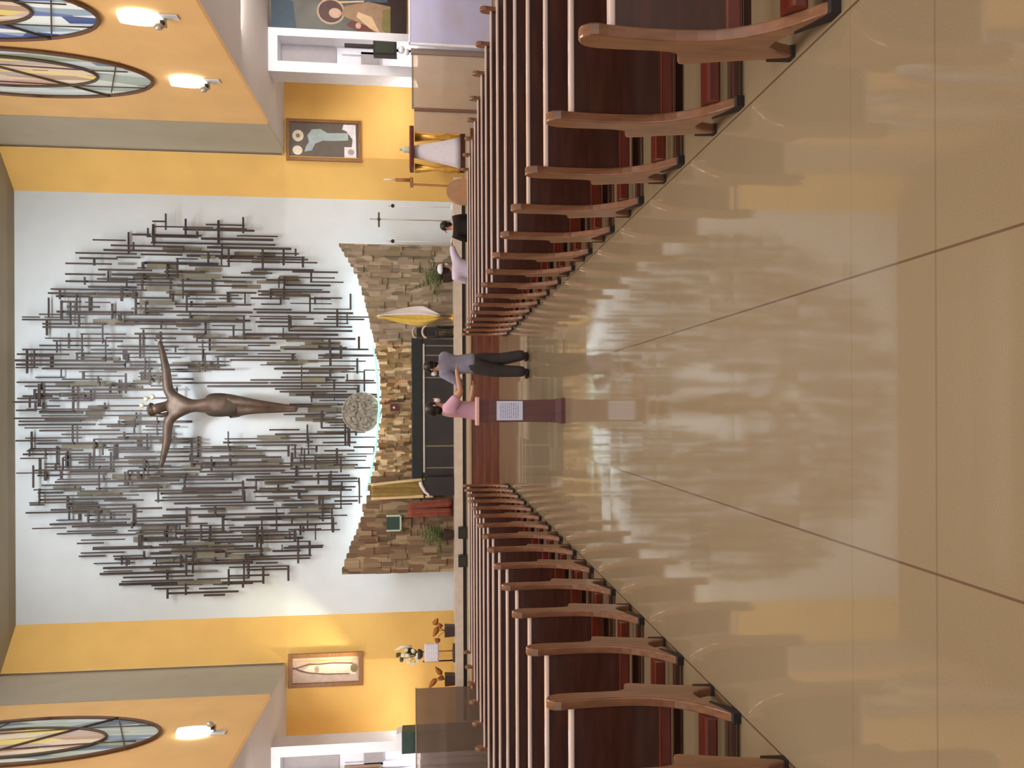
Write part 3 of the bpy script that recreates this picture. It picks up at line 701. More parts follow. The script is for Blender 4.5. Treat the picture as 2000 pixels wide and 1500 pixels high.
def stand_pose(lean=0.06, hands=None, head_fwd=0.06, H=1.68, w=0.17, foot=0.11, face=(0, 1), sleeve=1.0):
    k = H / 1.70
    J = dict(pelvis=(0, -lean * 0.3, 0.93 * k), chest=(0, lean * 0.6, 1.27 * k), neck=(0, lean + 0.01, 1.43 * k), head=(0, lean + head_fwd, 1.56 * k), face=face, sleeve=sleeve)
    for L, sg in (('l', -1), ('r', 1)):
        J['sh' + L] = (sg * w, lean * 0.7, 1.36 * k); J['hip' + L] = (sg * 0.085, -lean * 0.3, 0.87 * k)
        J['kn' + L] = (sg * foot * 0.9, 0.01, 0.49 * k); J['an' + L] = (sg * foot, -0.03, 0.085); J['to' + L] = (sg * foot, 0.13, 0.035)
        hx, hy, hz = hands[L] if hands else (sg * 0.24, 0.05, 0.78 * k)
        S = Vector(J['sh' + L]); Hn = Vector((hx, hy, hz)); d = Hn - S; D = min(d.length, 0.53)
        Hn = S + d.normalized() * D; mid = S.lerp(Hn, 0.52)
        bend = math.sqrt(max(0, 0.28 ** 2 - (D / 2) ** 2)); outv = Vector((sg * 0.5, -0.35, -0.75)).normalized()
        E_ = mid + outv * bend
        J['el' + L] = tuple(E_); J['wr' + L] = tuple(Hn)
        dd = (Hn - E_).normalized(); J['ha' + L] = tuple(Hn + dd * 0.075)
    return J

# crucified figure in front of the rods
t = thing('crucified_figure', 'dark bronze crucified figure with outstretched arms amid the rod sculpture', 'statue', (0.0, 21.2, 0))
ch = [([(0.12, 0, 7.55), (0.10, 0.0, 8.0), (0.10, 0, 8.5), (0.10, -0.02, 8.80), (0.07, -0.14, 8.94), (0.02, -0.22, 9.06), (0.0, -0.22, 9.18)], [(0.34, 0.2), (0.27, 0.18), (0.32, 0.2), (0.16, 0.14), (0.14, 0.15), (0.16, 0.17), (0.13, 0.14)], None),
      ([(0.52, 0, 8.84), (1.15, 0.02, 8.90), (1.70, 0.03, 9.02), (1.90, 0.03, 9.07)], [0.15, 0.115, 0.08, (0.10, 0.05)], (0, 2)),
      ([(-0.32, 0, 8.84), (-0.90, 0.02, 8.88), (-1.40, 0.03, 9.0), (-1.60, 0.03, 9.05)], [0.15, 0.115, 0.08, (0.10, 0.05)], (0, 2)),
      ([(0.24, -0.02, 7.2), (0.15, -0.14, 6.45), (0.06, 0.0, 5.7), (0.03, -0.06, 5.30)], [0.21, 0.13, 0.085, 0.07], (0, 0)),
      ([(-0.02, -0.02, 7.2), (-0.01, -0.14, 6.45), (-0.02, 0.0, 5.7), (-0.02, -0.06, 5.32)], [0.21, 0.13, 0.085, 0.07], (0, 0))]
for hx, hz, sg in ((1.95, 9.05, 1), (-1.65, 9.02, -1)):
    for k in range(4): ch.append(([(hx, -0.02, hz - 0.05 + 0.035 * k), (hx + sg * 0.07, -0.05, hz - 0.06 + 0.045 * k), (hx + sg * 0.12, -0.09, hz - 0.06 + 0.045 * k)], [0.018, 0.017, 0.014], None))
    ch.append(([(hx - sg * 0.06, -0.03, hz + 0.05), (hx - sg * 0.02, -0.07, hz + 0.12)], [0.02, 0.016], None))
skin('body', ch, M_bronze, t)
ch = [([(0.10, 0, 7.62), (0.10, -0.03, 7.35), (0.09, -0.03, 7.02), (0.08, -0.03, 6.85)], [(0.38, 0.24), (0.41, 0.26), (0.36, 0.22), (0.25, 0.18)], None)]
ch = [([(0.12, 0, 7.9), (0.12, -0.02, 7.62), (0.12, -0.03, 7.3), (0.10, -0.03, 6.95), (0.09, -0.03, 6.7)], [(0.30, 0.2), (0.37, 0.24), (0.36, 0.24), (0.29, 0.2), (0.2, 0.15)], None)]
skin('loincloth', ch, mat('dark_bronze_cloth', s(70, 60, 50), 0.6, metal=0.3, noise_amt=0.2, noise_scale=4, bump=0.5), t)
MB().ball((0.0, -0.18, 9.2), 0.16, 0.18, 0.13).tube([(-0.12, -0.14, 9.2), (-0.16, -0.1, 8.98), (-0.12, -0.1, 8.8)], 0.06).build('hair', M_bronze, t)
MB().tube([(0.0 + 0.165 * math.cos(a / 8 * PI), -0.19 + 0.165 * math.sin(a / 8 * PI), 9.22 + 0.02 * (-1) ** a) for a in range(17)], 0.025, 6).build('crown_of_thorns', M_bronze, t)
mb = MB()
for a_, r_ in ((0.25, 0.3), (0.8, 0.34), (1.4, 0.36)):
    mb.ball((0.06 + r_ * math.cos(a_), 0.05, 9.2 + r_ * math.sin(a_)), 0.07, 0.03, 0.07)
mb.build('halo_rays', mat('pale_gilt', s(220, 206, 170), 0.35, metal=0.5, noise_amt=0.1), t)
MB().tube([(0.1, 0.10, 8.3), (0.1, 0.45, 8.3)], 0.03).tube([(0.02, 0.06, 5.6), (0.02, 0.45, 5.6)], 0.03).build('wall_anchor', M_rod, t)

# ------------------------------------------------------------------ altar and what stands round it
t = thing('altar', 'long black altar table with pale metal bands below the mosaic screen', 'altar', (0, 20.55, 0.965))
MB().rbox(-1.95, 1.95, -0.02, 0.56, 0.86, 1.17, 0.02).build('table_top', M_altartop, t)
MB().box(-1.92, 1.92, 0.03, 0.52, 0.0, 0.86).build('body', M_altar, t)
MB().rbox(-1.78, 1.80, -0.03, 0.0, 0.80, 0.85, 0.008).build('front_band', M_brass, t)
for x in (-1.66, -1.05, 0.86, 1.48, 1.75):
    MB().box(x - 0.02, x + 0.02, 0.012, 0.03, 0.0, 1.0 if x > 1 else 0.86).build('upright_band', mat('olive_band', s(120, 108, 84), 0.4), t)
M_ivory = mat('ivory_trim', s(206, 190, 176), 0.5)
for k, (py, x0_) in enumerate(((659, 816), (664, 838))):
    p = at(856, py, 20.4 - 0.1 * k)
    t = thing('chair', ('black chair with pale curved top rail at the right end of the altar', 'lower dark chair with pale curved rail just in front of the altar chair')[k], 'chair', (2.16, 20.82, 0.965) if k == 0 else (2.12, 20.28, 0.965))
    hh = 1.02 if k == 0 else 0.74
    MB().rbox(-0.15, 0.15, -0.15, 0.15, 0.42, 0.47, 0.012, axis='z').build('seat', M_dark, t)
    MB().rbox(-0.14, 0.14, 0.12, 0.15, 0.5, hh, 0.012, axis='z').build('backrest', M_dark, t)
    for sx in (-0.13, 0.13):
        for sy in (-0.13, 0.13): MB().tube([(sx, sy, 0), (sx, sy, 0.42 if sy < 0 else hh)], 0.017).build('leg', M_dark, t)
    MB().tube([(0.16 * math.cos(PI * q / 10), 0.135, hh + 0.12 * math.sin(PI * q / 10)) for q in range(11)], 0.028).build('top_rail', M_ivory, t)

# ambo on the left with flag behind
t = thing('ambo', 'dark reading stand with white cloth at the left end of the altar', 'lectern', (at(860, 948, 20.3).x, 20.35, 0.965))
MB().prism([(-0.27, 0.0), (0.24, 0.0), (0.24, 0.72), (0.1, 0.86), (-0.27, 0.80)], -0.13, 0.13, 'xz').build('body', M_altar, t)
MB().rbox(-0.29, 0.27, -0.17, 0.15, 0.83, 0.87, 0.01, M=Matrix.Rotation(math.radians(-6), 4, 'Y')).build('top', M_dark, t)
MB().tube([(0.12, -0.19, 0.93), (0.02, -0.2, 0.9), (-0.16, -0.2, 0.80), (-0.22, -0.2, 0.72), (-0.3, -0.2, 0.68)], [0.05, 0.045, 0.04, 0.035, 0.03]).build('cloth', M_cloth, t)

def flag(label, base, tip, cloth_pts_fn, parts):
    t = thing('flag', label, 'flag', base)
    MB().tube([(0, 0, 0), tuple(Vector(tip) - Vector(base))], 0.018).build('pole', M_gold, t)
    MB().lathe([(0.16, 0), (0.15, 0.03), (0.03, 0.06), (0.03, 0.12)], 16).build('stand', M_gold, t)
    for nm, m, u0, u1 in parts:
        rings = []; nz_ = 18; nx_ = 16
        vs, fs = [], []
        for j in range(nz_ + 1):
            for i in range(nx_ + 1):
                u = u0 + (u1 - u0) * i / nx_; v = j / nz_
                vs.append(cloth_pts_fn(u, v))
        for j in range(nz_):
            for i in range(nx_): a_ = j * (nx_ + 1) + i; fs.append((a_, a_ + 1, a_ + nx_ + 2, a_ + nx_ + 1))
        mb = MB(); mb.add(vs, fs, 0, True); o = mb.build(nm, m, t)
        sd = o.modifiers.new('Solid', 'SOLIDIFY'); sd.thickness = 0.008
# right flag: leaf shaped, narrow at the top, wide low down
bR = Vector((2.55, 20.75, 0.965))
def fR(u, v):
    z = 2.12 - 1.75 * v
    wv = 0.04 + 0.50 * math.sin(min(1, v * 1.35) * PI / 2) * (1 if v < 0.74 else (1 - v) / 0.26 * 0.85 + 0.15)
    return (0.02 + (u - 0.45) * wv, -0.06 + 0.045 * math.sin(u * 16 + v * 2), z)
flag('yellow and white flag furled on a pole right of the altar', bR, bR + Vector((0.02, 0, 2.2)), fR,
     [('yellow_cloth', mat('yellow_satin', s(226, 196, 96), 0.6, noise_amt=0.1), 0, 0.55), ('white_cloth', mat('white_satin', s(232, 226, 226), 0.6, noise_amt=0.05), 0.55, 1)])
bL = Vector((-2.24, 21.0, 0.965))
def fL(u, v):
    return (-0.34 + u * (0.46 + 0.1 * v) + 0.05 * v, -0.06 + 0.05 * math.sin(u * 13 + v * 3), 2.32 - (1.5 + 0.25 * (1 - u)) * v)
flag('olive-gold flag with a red lower fold left of the altar', bL, bL + Vector((0.12, 0, 2.4)), fL,
     [('cream_edge', mat('cream_satin', s(232, 210, 160), 0.6, noise_amt=0.05), 0, 0.16), ('olive_cloth', mat('olive_gold_satin', s(150, 124, 66), 0.6, noise_amt=0.15), 0.16, 0.86), ('pale_edge', mat('cream_satin', (1, 1, 1)), 0.86, 1)])
tg = thing('red_drape', 'dull red cloth draped on a stand left of the altar flag', 'cloth', (-2.84, 20.98, 0.965))
vs, fs = [], []
for j in range(11):
    for i in range(13): vs.append((-0.24 + 0.52 * i / 12 * (1 - 0.25 * j / 10), 0.035 * math.sin(i * 1.3), 1.25 * j / 10 + 0.05))
for j in range(10):
    for i in range(12): a_ = j * 13 + i; fs.append((a_, a_ + 1, a_ + 14, a_ + 13))
mb = MB(); mb.add(vs, fs, 0, True); o = mb.build('cloth', mat('dull_red_cloth', s(140, 72, 54), 0.8, noise_amt=0.2), tg); o.modifiers.new('Solid', 'SOLIDIFY').thickness = 0.01
MB().tube([(0, 0.03, 0), (0, 0.03, 1.3)], 0.02).lathe([(0.14, 0), (0.14, 0.03)], 14).build('stand', M_pot, tg)

# small framed screen on the left part of the screen wall
p = at(768, 1022, 21.0)
t = thing('framed_tablet', 'small dark green panel in a white frame on the brown left stone wall', 'panel', (p.x, 21.13, p.z))
MB().box(-0.20, 0.20, -0.02, 0.02, -0.19, 0.19).build('screen', mat('dark_green_panel', s(40, 66, 54), 0.3), t)
MB().rbox(-0.24, 0.22, -0.04, 0.04, -0.23, -0.18, 0.01).rbox(-0.25, -0.20, -0.04, 0.04, -0.23, 0.2, 0.01, axis='z').rbox(0.17, 0.22, -0.04, 0.04, -0.23, 0.2, 0.01, axis='z').build('frame', mat('pale_green_white', s(196, 210, 190), 0.4), t)
MB().tube([(0.12, 0.0, -0.23), (0.12, 0.0, -0.52), (-0.15, 0, -0.52)], 0.02).build('bracket', M_dark, t)

# processional cross and two candle stands on the right
t = thing('processional_cross', 'thin tall processional cross on a white stretch of wall right of the mosaic screen', 'cross', (at(820, 430, 20.9).x, 20.9, 0.965))
zt = at(722, 430, 20.9).z - 0.965; zb = at(740, 430, 20.9).z - 0.965
MB().tube([(0, 0, 0), (0, 0, zt)], 0.016).lathe([(0.15, 0), (0.13, 0.03), (0.02, 0.06)], 14).build('staff', M_brass, t)
MB().rbox(-0.22, 0.19, -0.02, 0.02, zb - 0.025, zb + 0.025, 0.008).ball((0, 0, zb), 0.05).build('cross_bar', mat('dark_brass', s(90, 84, 66), 0.4, metal=0.5), t)
for py, lb in ((402, 'slender candle stand with dark knob between the thin cross and the yellow wall'), (471, 'slender candle stand with dark knob beside the mosaic screen edge')):
    p = at(767, py, 20.9)
    t = thing('candle_stand', lb, 'candle stand', (p.x, 20.9, 0.965), 0, 'candle stands flanking the thin cross')
    h = p.z - 0.965
    MB().tube([(0, 0, 0), (0, 0, h)], 0.013).lathe([(0.13, 0), (0.12, 0.03), (0.02, 0.06)], 14).build('staff', M_door, t)
    MB().ball((0, 0, h), 0.055, 0.055, 0.05).build('knob', M_dark, t)
    MB().tube([(0, 0, h + 0.04), (0, 0, h + 0.2)], 0.018).build('candle', M_cloth, t)

# potted palms
def palm(label, px, py, Y, z0, hh, n, spread, grp):
    c = at(px, py, Y)
    t = thing('potted_palm', label, 'plant', (c.x, Y, z0), 0, grp)
    MB().lathe([(0.11, 0), (0.15, 0.05), (0.17, 0.26), (0.18, 0.28), (0.15, 0.27)], 18).build('pot', M_pot, t)
    mb = MB()
    for k in range(n):
        a_ = 2 * PI * k / n + random.uniform(-0.2, 0.2); L_ = hh * random.uniform(0.75, 1.1); el = random.uniform(0.5, 1.3)
        pts = []
        for q in range(7):
            u = q / 6; r_ = spread * math.cos(el) * u * 1.2; z = 0.26 + L_ * (math.sin(el) * u - 0.42 * u * u * math.cos(el))
            pts.append(Vector((r_ * math.cos(a_), min(0.25, r_ * math.sin(a_)), z)))
        sd = Vector((-math.sin(a_), math.cos(a_), 0))
        for q in range(1, 7):
            for sg in (-1, 1):
                b0 = pts[q]; ln = 0.17 * math.sin(PI * (0.15 + 0.8 * q / 6)) + 0.05; e_ = b0 + sd * sg * ln + (pts[q] - pts[q - 1]).normalized() * 0.06 - Vector((0, 0, 0.04))
                w_ = (pts[q] - pts[q - 1]).normalized() * 0.022
                m_ = b0.lerp(e_, 0.5) + Vector((0, 0, 0.012))
                mb.add([b0, m_ + w_, e_, m_ - w_, m_ + Vector((0, 0, 0.006))], [(0, 1, 4), (1, 2, 4), (2, 3, 4), (3, 0, 4)], 0, True)
        mb.tube(pts, [0.012, 0.01, 0.009, 0.008, 0.007, 0.005, 0.003], 5)
    mb.build('fronds', M_leaf, t)
palm('potted palm before the right part of the mosaic screen', 835, 540, 20.7, 0.965, 0.95, 13, 0.75, None)
palm('potted palm before the brown left part of the mosaic screen', 845, 1045, 20.7, 0.965, 0.85, 13, 0.6, None)

# wedge loudspeakers on the lower platform
for py, lb in ((1040, 'black box monitor on the platform edge, the one nearer the altar'), (1095, 'black box monitor on the platform edge, the one nearer the yellow wall')):
    p = at(899, py, 19.7)
    t = thing('floor_monitor', lb, 'loudspeaker', (p.x, 19.7, 0.64), 0, 'black monitors on the left platform edge')
    MB().prism([(-0.13, 0), (0.13, 0), (0.13, 0.16), (0.05, 0.24), (-0.13, 0.24)], -0.15, 0.15, 'yz').build('cabinet', M_dark, t)
    MB().box(-0.12, 0.12, -0.14, -0.131, 0.03, 0.21).build('grille', mat('speaker_grille', s(46, 50, 40), 0.8), t)

# side altar on the right: dark shelf top on a pleated white cloth, gold trim
c = at(860, 298, 20.2)
t = thing('side_altar', 'small side altar with dark top over a flaring white pleated cloth', 'table', (c.x, 20.2, 0.64))
zt = at(800, 298, 20.2).z - 0.64; zb = at(899, 298, 20.2).z - 0.64
MB().box(-0.45, 0.55, -0.28, 0.28, 0.0, zb).build('plinth', M_pewback, t)
rings = []
for j in range(8):
    u = j / 7; z = zb + (zt - 0.12 - zb) * u; hw = 0.44 - 0.27 * u ** 0.8; n_ = 48
    rings.append([((hw + 0.018 * math.sin(q * PI / 2 * 1.0 + 0.3) * (1 - u)) * math.cos(2 * PI * q / n_), (hw * 0.5 + 0.015 * math.sin(q * 2.1) * (1 - u)) * math.sin(2 * PI * q / n_), z) for q in range(n_)])
MB().loft(rings, True, smooth=True).build('cloth_skirt', M_cloth, t)
MB().rbox(-0.50, 0.62, -0.24, 0.24, zt - 0.12, zt, 0.03).build('table_top', M_podium, t)
for sx in (-0.42, 0.44):
    MB().lathe([(0.10, zb), (0.07, zb + 0.1), (0.12, zb + 0.35), (0.05, zb + 0.6), (0.13, zt - 0.14)], 16, M=Matrix.Translation((sx, 0.1, 0))).build('gilt_support', M_gold, t)
t2 = thing('figurine', 'small pale figurine standing on the dark side-altar top', 'figurine', (c.x + 0.05, 20.2, 0.64 + zt))
MB().lathe([(0.09, 0), (0.1, 0.02), (0.07, 0.06), (0.09, 0.12), (0.05, 0.2)], 16).ball((0, 0, 0.25), 0.045).build('body', mat('grey_white_porcelain', s(196, 200, 180), 0.4), t2)
t2 = thing('wall_candle', 'pale candle in a brown bracket at the left end of the side altar', 'candle', (at(800, 341, 20.2).x - 0.06, 20.55, at(806, 341, 20.2).z))
MB().rbox(-0.07, 0.07, -0.1, 0.4, 0.0, 0.09, 0.02).tube([(0, -0.05, 0.05), (0, -0.05, 0.48)], 0.05).build('bracket', mat('brown_bracket', s(168, 108, 60), 0.5), t2)
MB().tube([(0, -0.05, 0.48), (0, -0.05, 0.8)], 0.022).build('candle', M_cloth, t2)
MB().tube([(-0.13, 0, -2.0), (-0.1, 0.0, 0.0)], 0.03).lathe([(0.12, -2.02), (0.12, -1.98)], 12).build('leg', mat('brown_bracket', s(168, 108, 60), 0.5), t2)

# flower stand on the left
c = at(880, 1275, 20.4)
t = thing('flower_stand', 'stand with white flowers and pale hanging cloth before the left yellow wall', 'flower stand', (c.x, 20.4, 0.965))
def lz(px, Y=20.4): return at(px, 1275, Y).z - 0.965
def lx(py, Y=20.4): return at(830, py, Y).x - c.x
MB().lathe([(0.26, 0), (0.25, 0.05), (0.05, 0.07)], 20).tube([(lx(1292), 0, 0.05), (lx(1292), 0, lz(826))], 0.022).build('base', M_pot, t)
MB().tube([(lx(1274), 0.04, 0.05), (lx(1274), 0.04, lz(826))], 0.016).build('leg', M_gold, t)
vs, fs = [], []
for j in range(9):
    for i in range(13): vs.append((lx(1291) + (lx(1256) - lx(1291)) * i / 12, -0.08 + 0.02 * math.sin(i * 1.7), lz(857) + (lz(829) - lz(857)) * j / 8))
for j in range(8):
    for i in range(12): a_ = j * 13 + i; fs.append((a_, a_ + 1, a_ + 14, a_ + 13))
mb = MB(); mb.add(vs, fs, 0, True); o = mb.build('cloth', M_cloth, t); o.modifiers.new('Solid', 'SOLIDIFY').thickness = 0.01
M_petal = mat('cream_petal', s(232, 228, 206), 0.6, noise_amt=0.05)
M_dleaf = mat('dark_leaf', s(70, 66, 40), 0.5, noise_amt=0.3, noise_scale=9)
b = thing('bouquet', 'arrangement of cream flowers and dark leaves on top of the left flower stand', 'flowers', (c.x, 20.4, 0.965 + lz(826)))
MB().lathe([(0.07, 0), (0.13, 0.06), (0.14, 0.14), (0.12, 0.13)], 16).build('bowl', M_pot, b)
mb = MB(); ml = MB()
for k in range(26):
    a_ = random.uniform(0, 2 * PI); r_ = random.uniform(0.02, 0.30); z = 0.12 + random.uniform(0, 0.62) * (1 - r_ * 1.2)
    x, y = r_ * math.cos(a_), r_ * 0.5 * math.sin(a_)
    tgt = mb if random.random() < 0.55 else ml
    if tgt is mb:
        for q in range(5):
            aa = q * 2 * PI / 5; mb.ball((x + 0.03 * math.cos(aa), y - 0.02, z + 0.03 * math.sin(aa)), 0.03, 0.018, 0.03, 8, 5)
    else: ml.ball((x, y, z), random.uniform(0.05, 0.09), 0.03, random.uniform(0.04, 0.08), 8, 5)
    ml.tube([(0, 0, 0.08), (x * 0.6, y * 0.6, z * 0.6), (x, y, z)], 0.007, 5)
mb.tube([(lx(1262), 0, 0.3), (lx(1262) + 0.02, 0, 0.55), (lx(1268), 0, 0.78)], [0.03, 0.045, 0.01])
mb.build('blossoms', M_petal, b); ml.build('leaves', M_dleaf, b)

def anthurium(label, py, leaf_py, nleaf):
    c = at(885, py, 20.35)
    t = thing('potted_anthurium', label, 'plant', (c.x, 20.35, 0.965), 0, 'russet plants in square pots on the left platform')
    MB().prism([(-0.13, 0), (0.13, 0), (0.15, 0.28), (-0.15, 0.28)], -0.14, 0.14, 'xz').build('pot', M_pot, t)
    for (dx, z, ang, ln) in nleaf:
        mb = MB(); mb.tube([(0, 0, 0.26), (dx * 0.5, 0, (z + 0.26) / 2 + 0.08), (dx, 0, z)], 0.009, 5)
        d = Vector((math.cos(ang), -0.3, math.sin(ang))).normalized(); pcross = d.cross(Vector((0, 1, 0))).normalized()
        P0 = Vector((dx, 0, z)) - d * ln * 0.3
        prof = [(0, 0.02), (0.2, 0.075), (0.5, 0.07), (0.8, 0.035), (1.0, 0.004)]
        mb.loft([[P0 + d * ln * u + pcross * w_, P0 + d * ln * u + Vector((0, -0.02, 0)), P0 + d * ln * u - pcross * w_, P0 + d * ln * u + Vector((0, 0.01, 0))] for u, w_ in prof], True, smooth=True)
        mb.build('leaf', M_anth, t)
anthurium('russet-leaved plant in a square dark pot nearer the white wall', 1231, 0, [(0.02, 0.50, 2.6, 0.3), (0.22, 0.54, -0.5, 0.26), (-0.28, 0.46, 0.9, 0.2), (0.12, 0.4, 0.4, 0.18)])
anthurium('russet-leaved plant in a square dark pot beside the smoky glass screen', 1326, 0, [(0.20, 0.42, 0.6, 0.34), (-0.05, 0.58, 2.4, 0.34), (0.04, 0.36, 1.5, 0.2)])

# ------------------------------------------------------------------ pews
PROF = [(-0.095, 0.90), (-0.076, 0.82), (-0.066, 0.60), (-0.078, 0.42), (-0.115, 0.30), (-0.175, 0.20), (-0.24, 0.125), (-0.31, 0.065), (-0.34, 0.035), (-0.335, 0.0), (-0.285, 0.0),
        (-0.235, 0.05), (-0.165, 0.105), (-0.10, 0.14), (-0.045, 0.145), (-0.01, 0.09), (0.012, 0.01), (0.045, 0.0), (0.058, 0.10), (0.075, 0.20), (0.098, 0.31), (0.135, 0.45), (0.132, 0.485), (0.06, 0.495), (0.034, 0.53), (0.028, 0.62), (0.032, 0.84), (0.022, 0.91), (-0.008, 0.948), (-0.055, 0.955)]
def chaikin(P):
    Q = []
    for k in range(len(P)):
        a, b = P[k], P[(k + 1) % len(P)]
        Q += [(a[0] * .75 + b[0] * .25, a[1] * .75 + b[1] * .25), (a[0] * .25 + b[0] * .75, a[1] * .25 + b[1] * .75)]
    return Q
PROF = chaikin(PROF)
def make_pew(sg):
    # origin at the aisle-side end, on the floor under the back's top; sg = +1 runs to +x
    t = thing('pew', 'x', 'pew')
    L_ = 3.45
    for xe in (0.0, L_ - 0.05):
        x0, x1 = sg * xe, sg * (xe + 0.05)
        mb = MB(); mb.prism(PROF[::-1] , x0, x1, 'yz')
        e = mb.build('end_panel', M_pewend, t)
        bv = e.modifiers.new('Bevel', 'BEVEL'); bv.width = 0.010; bv.segments = 2; bv.limit_method = 'ANGLE'
        MB().prism([(0.008, 0.0), (0.058, 0.0), (0.066, 0.105), (0.046, 0.115), (0.03, 0.04)], x0 - sg * 0.002, x1 + sg * 0.002, 'yz').build('foot_cap', M_foot, e)
        MB().prism([(-0.345, 0.0), (-0.28, 0.0), (-0.225, 0.052), (-0.17, 0.098), (-0.19, 0.108), (-0.25, 0.075), (-0.345, 0.04)], x0 - sg * 0.002, x1 + sg * 0.002, 'yz').build('foot_cap', M_foot, e)
    a_, b_ = sg * 0.05, sg * (L_ - 0.05)
    MB().prism([(-0.045, 0.33), (-0.022, 0.33), (-0.012, 0.80), (-0.036, 0.80)][::1], a_, b_, 'yz').build('backrest', M_pewback, t)
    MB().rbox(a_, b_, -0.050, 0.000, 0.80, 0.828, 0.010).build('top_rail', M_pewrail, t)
    MB().rbox(a_, b_, -0.055, -0.02, 0.265, 0.335, 0.010).build('lower_rail', M_pewred, t)
    MB().rbox(a_, b_, -0.02, 0.15, 0.44, 0.475, 0.012).build('seat', M_pewred, t)
    MB().rbox(a_, b_, 0.06, 0.09, 0.17, 0.215, 0.008).build('stretcher', M_pewback, t)
    MB().rbox(a_, b_, -0.285, -0.175, 0.095, 0.165, 0.014).build('kneeler', M_pewred, t)
    MB().rbox(a_, b_, -0.335, -0.30, 0.02, 0.055, 0.008).build('floor_rail', M_pewback, t)
    return t
ORD = ['nearest the camera', 'second from the camera', 'third from the camera', 'fourth from the camera', 'fifth from the camera', 'sixth from the camera', 'seventh from the camera', 'eighth from the camera', 'seventh from the sanctuary steps', 'sixth from the sanctuary steps', 'fifth from the sanctuary steps', 'fourth from the sanctuary steps', 'third from the sanctuary steps', 'second from the sanctuary steps', 'closest to the sanctuary steps']
for sg, x0, y0, dy, nm in ((1, 1.50, 2.975, 0.870, 'right'), (-1, -1.555, 3.06, 0.853, 'left')):
    proto = make_pew(sg)
    for i in range(15):
        o = proto if i == 0 else copy_tree(proto)
        o.location = (x0, y0 + dy * i, 0)
        o['label'] = 'brown varnished pew %s of the aisle, row %s' % (nm, ORD[i])
        o['group'] = 'pews %s of the aisle' % nm
        o['category'] = 'pew'

# ------------------------------------------------------------------ podium with notice
t = thing('podium', 'slim dark mahogany podium with pink-beige top in the middle of the aisle', 'podium', (-0.035, 8.62, 0))
prof = [(0.150, 0.0), (0.150, 0.05), (0.135, 0.12), (0.128, 0.5), (0.132, 0.9), (0.140, 1.015)]
MB().loft([[(-w_, -w_ * 0.9, z), (w_, -w_ * 0.9, z), (w_, w_ * 0.9, z), (-w_, w_ * 0.9, z)] for w_, z in prof]).build('column', M_podium, t)
MB().rbox(-0.165, 0.165, -0.155, 0.155, 1.015, 1.045, 0.01, axis='z').build('top', M_podtop, t)
zt_, zb_ = at(970, 802, 8.49).z, at(1021, 802, 8.49).z
n = thing('paper_notice', 'white printed sheet taped to the front of the podium', 'paper', (-0.03, 8.494, zb_))
H_ = zt_ - zb_
MB().box(-0.112, 0.112, -0.002, 0.0, 0, H_).build('sheet', M_paper, n)
mb = MB()
for r_ in range(9):
    z = H_ - 0.045 - r_ * (H_ - 0.08) / 9; x = -0.09
    while x < 0.08:
        l_ = random.uniform(0.015, 0.04); mb.box(x, min(0.09, x + l_), -0.003, -0.002, z - 0.008, z); x += l_ + 0.008
mb.build('print', M_ink, n)

# ------------------------------------------------------------------ people
J = stand_pose(0.05, {'l': (-0.18, 0.38, 1.16), 'r': (0.10, 0.40, 1.14)}, 0.06, 1.70, 0.19, 0.10, face=(-0.6, 0.8))
J['anr'] = (0.11, -0.10, 0.085); J['tor'] = (0.13, 0.06, 0.035); J['anl'] = (-0.12, 0.05, 0.085); J['tol'] = (-0.12, 0.21, 0.035); J['knr'] = (0.10, 0.0, 0.49); J['knl'] = (-0.10, 0.06, 0.49)
person('person in grey sweatshirt and charcoal jeans standing in the aisle', (0.71, 11.74, 0), math.radians(42), 1.70, J, M_grey_sweat, M_jeans, M_mask, scale_w=1.12)
J = stand_pose(0.03, {'l': (-0.12, 0.30, 1.0), 'r': (0.06, 0.50, 1.22)}, 0.03, 1.66, 0.16, 0.07, sleeve=0.5)
person('person in pink short-sleeved shirt standing behind the podium, arm reaching out', (-0.03, 9.9, 0), math.radians(-84), 1.66, J, M_pink, M_jeans, M_mask, scale_w=0.95)

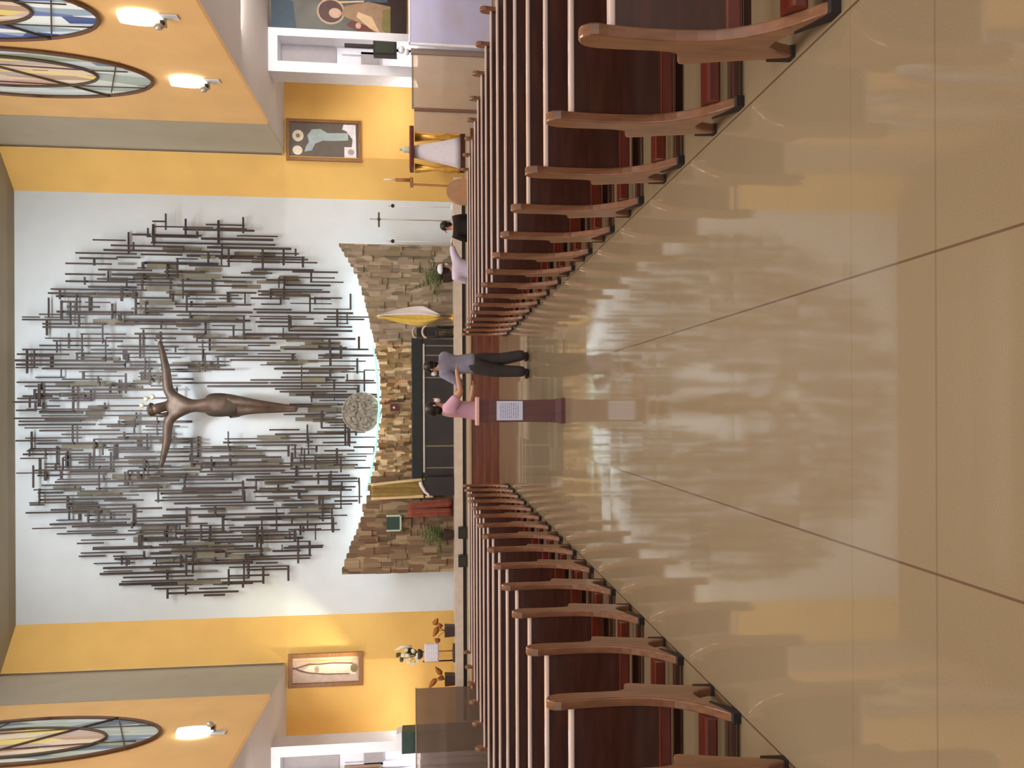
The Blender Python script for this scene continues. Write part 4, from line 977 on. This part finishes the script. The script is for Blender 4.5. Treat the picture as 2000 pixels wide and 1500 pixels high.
def sit_pose(lean=0.0, face=(0, 1), hands=None, head=None, sleeve=1.0):
    J = dict(pelvis=(0, 0, 0.58), chest=(0, 0.02 + lean * 0.6, 0.92), neck=(0, 0.02 + lean, 1.07), head=head or (0, 0.05 + lean, 1.20), face=face, sleeve=sleeve)
    for L, sg in (('l', -1), ('r', 1)):
        J['sh' + L] = (sg * 0.18, lean * 0.7, 1.0); J['hip' + L] = (sg * 0.09, 0.04, 0.55); J['kn' + L] = (sg * 0.10, 0.40, 0.52); J['an' + L] = (sg * 0.10, 0.42, 0.09); J['to' + L] = (sg * 0.10, 0.58, 0.035)
        J['el' + L] = (sg * 0.24, 0.08, 0.76); J['wr' + L] = (sg * 0.13, 0.26, 0.64); J['ha' + L] = (sg * 0.09, 0.33, 0.64)
    if hands: J.update(hands)
    return J
zs = -0.02
J = sit_pose(0.02, (-1, 0.3))
person('person in black sitting in the front right pew, seen from behind', (at(890, 441, 15.33).x, 15.42, 0.045), 0, 1.6, J, M_black, M_jeans, scale_w=1.2)
J = sit_pose(0.0, (1, 0.2), {'elr': (0.36, 0.0, 1.06), 'wrr': (0.50, -0.02, 1.09), 'har': (0.57, -0.02, 1.09)}, (0.02, 0.02, 1.24))
person('person in lilac-white shirt and white cap sitting with an arm stretched out', (at(890, 524, 15.33).x, 15.42, 0.045), 0, 1.6, J, M_lilac, M_jeans, M_mask, cap=M_mask, scale_w=1.2)

# tan armchair at the right front
c = at(890, 368, 16.1)
t = thing('armchair', 'tan upholstered armchair with rounded back in front of the right pews', 'armchair', (c.x, 16.1, 0), PI)
MB().rbox(-0.29, 0.29, -0.28, 0.28, 0.3, 0.46, 0.05).build('seat', M_tan, t)
MB().prism([(0.29 * math.cos(a_), 0.85 + 0.38 * math.sin(a_)) for a_ in [PI * k / 12 for k in range(13)]] + [(-0.29, 0.4), (0.29, 0.4)], -0.30, -0.20, 'xz').build('backrest', M_tan, t)
for sx in (-1, 1):
    MB().rbox(sx * 0.27, sx * 0.34, -0.26, 0.26, 0.3, 0.66, 0.03, axis='y').build('armrest', M_tan, t)
    for sy in (-0.24, 0.24): MB().tube([(sx * 0.26, sy, 0), (sx * 0.26, sy, 0.32)], 0.025).build('leg', M_pot, t)
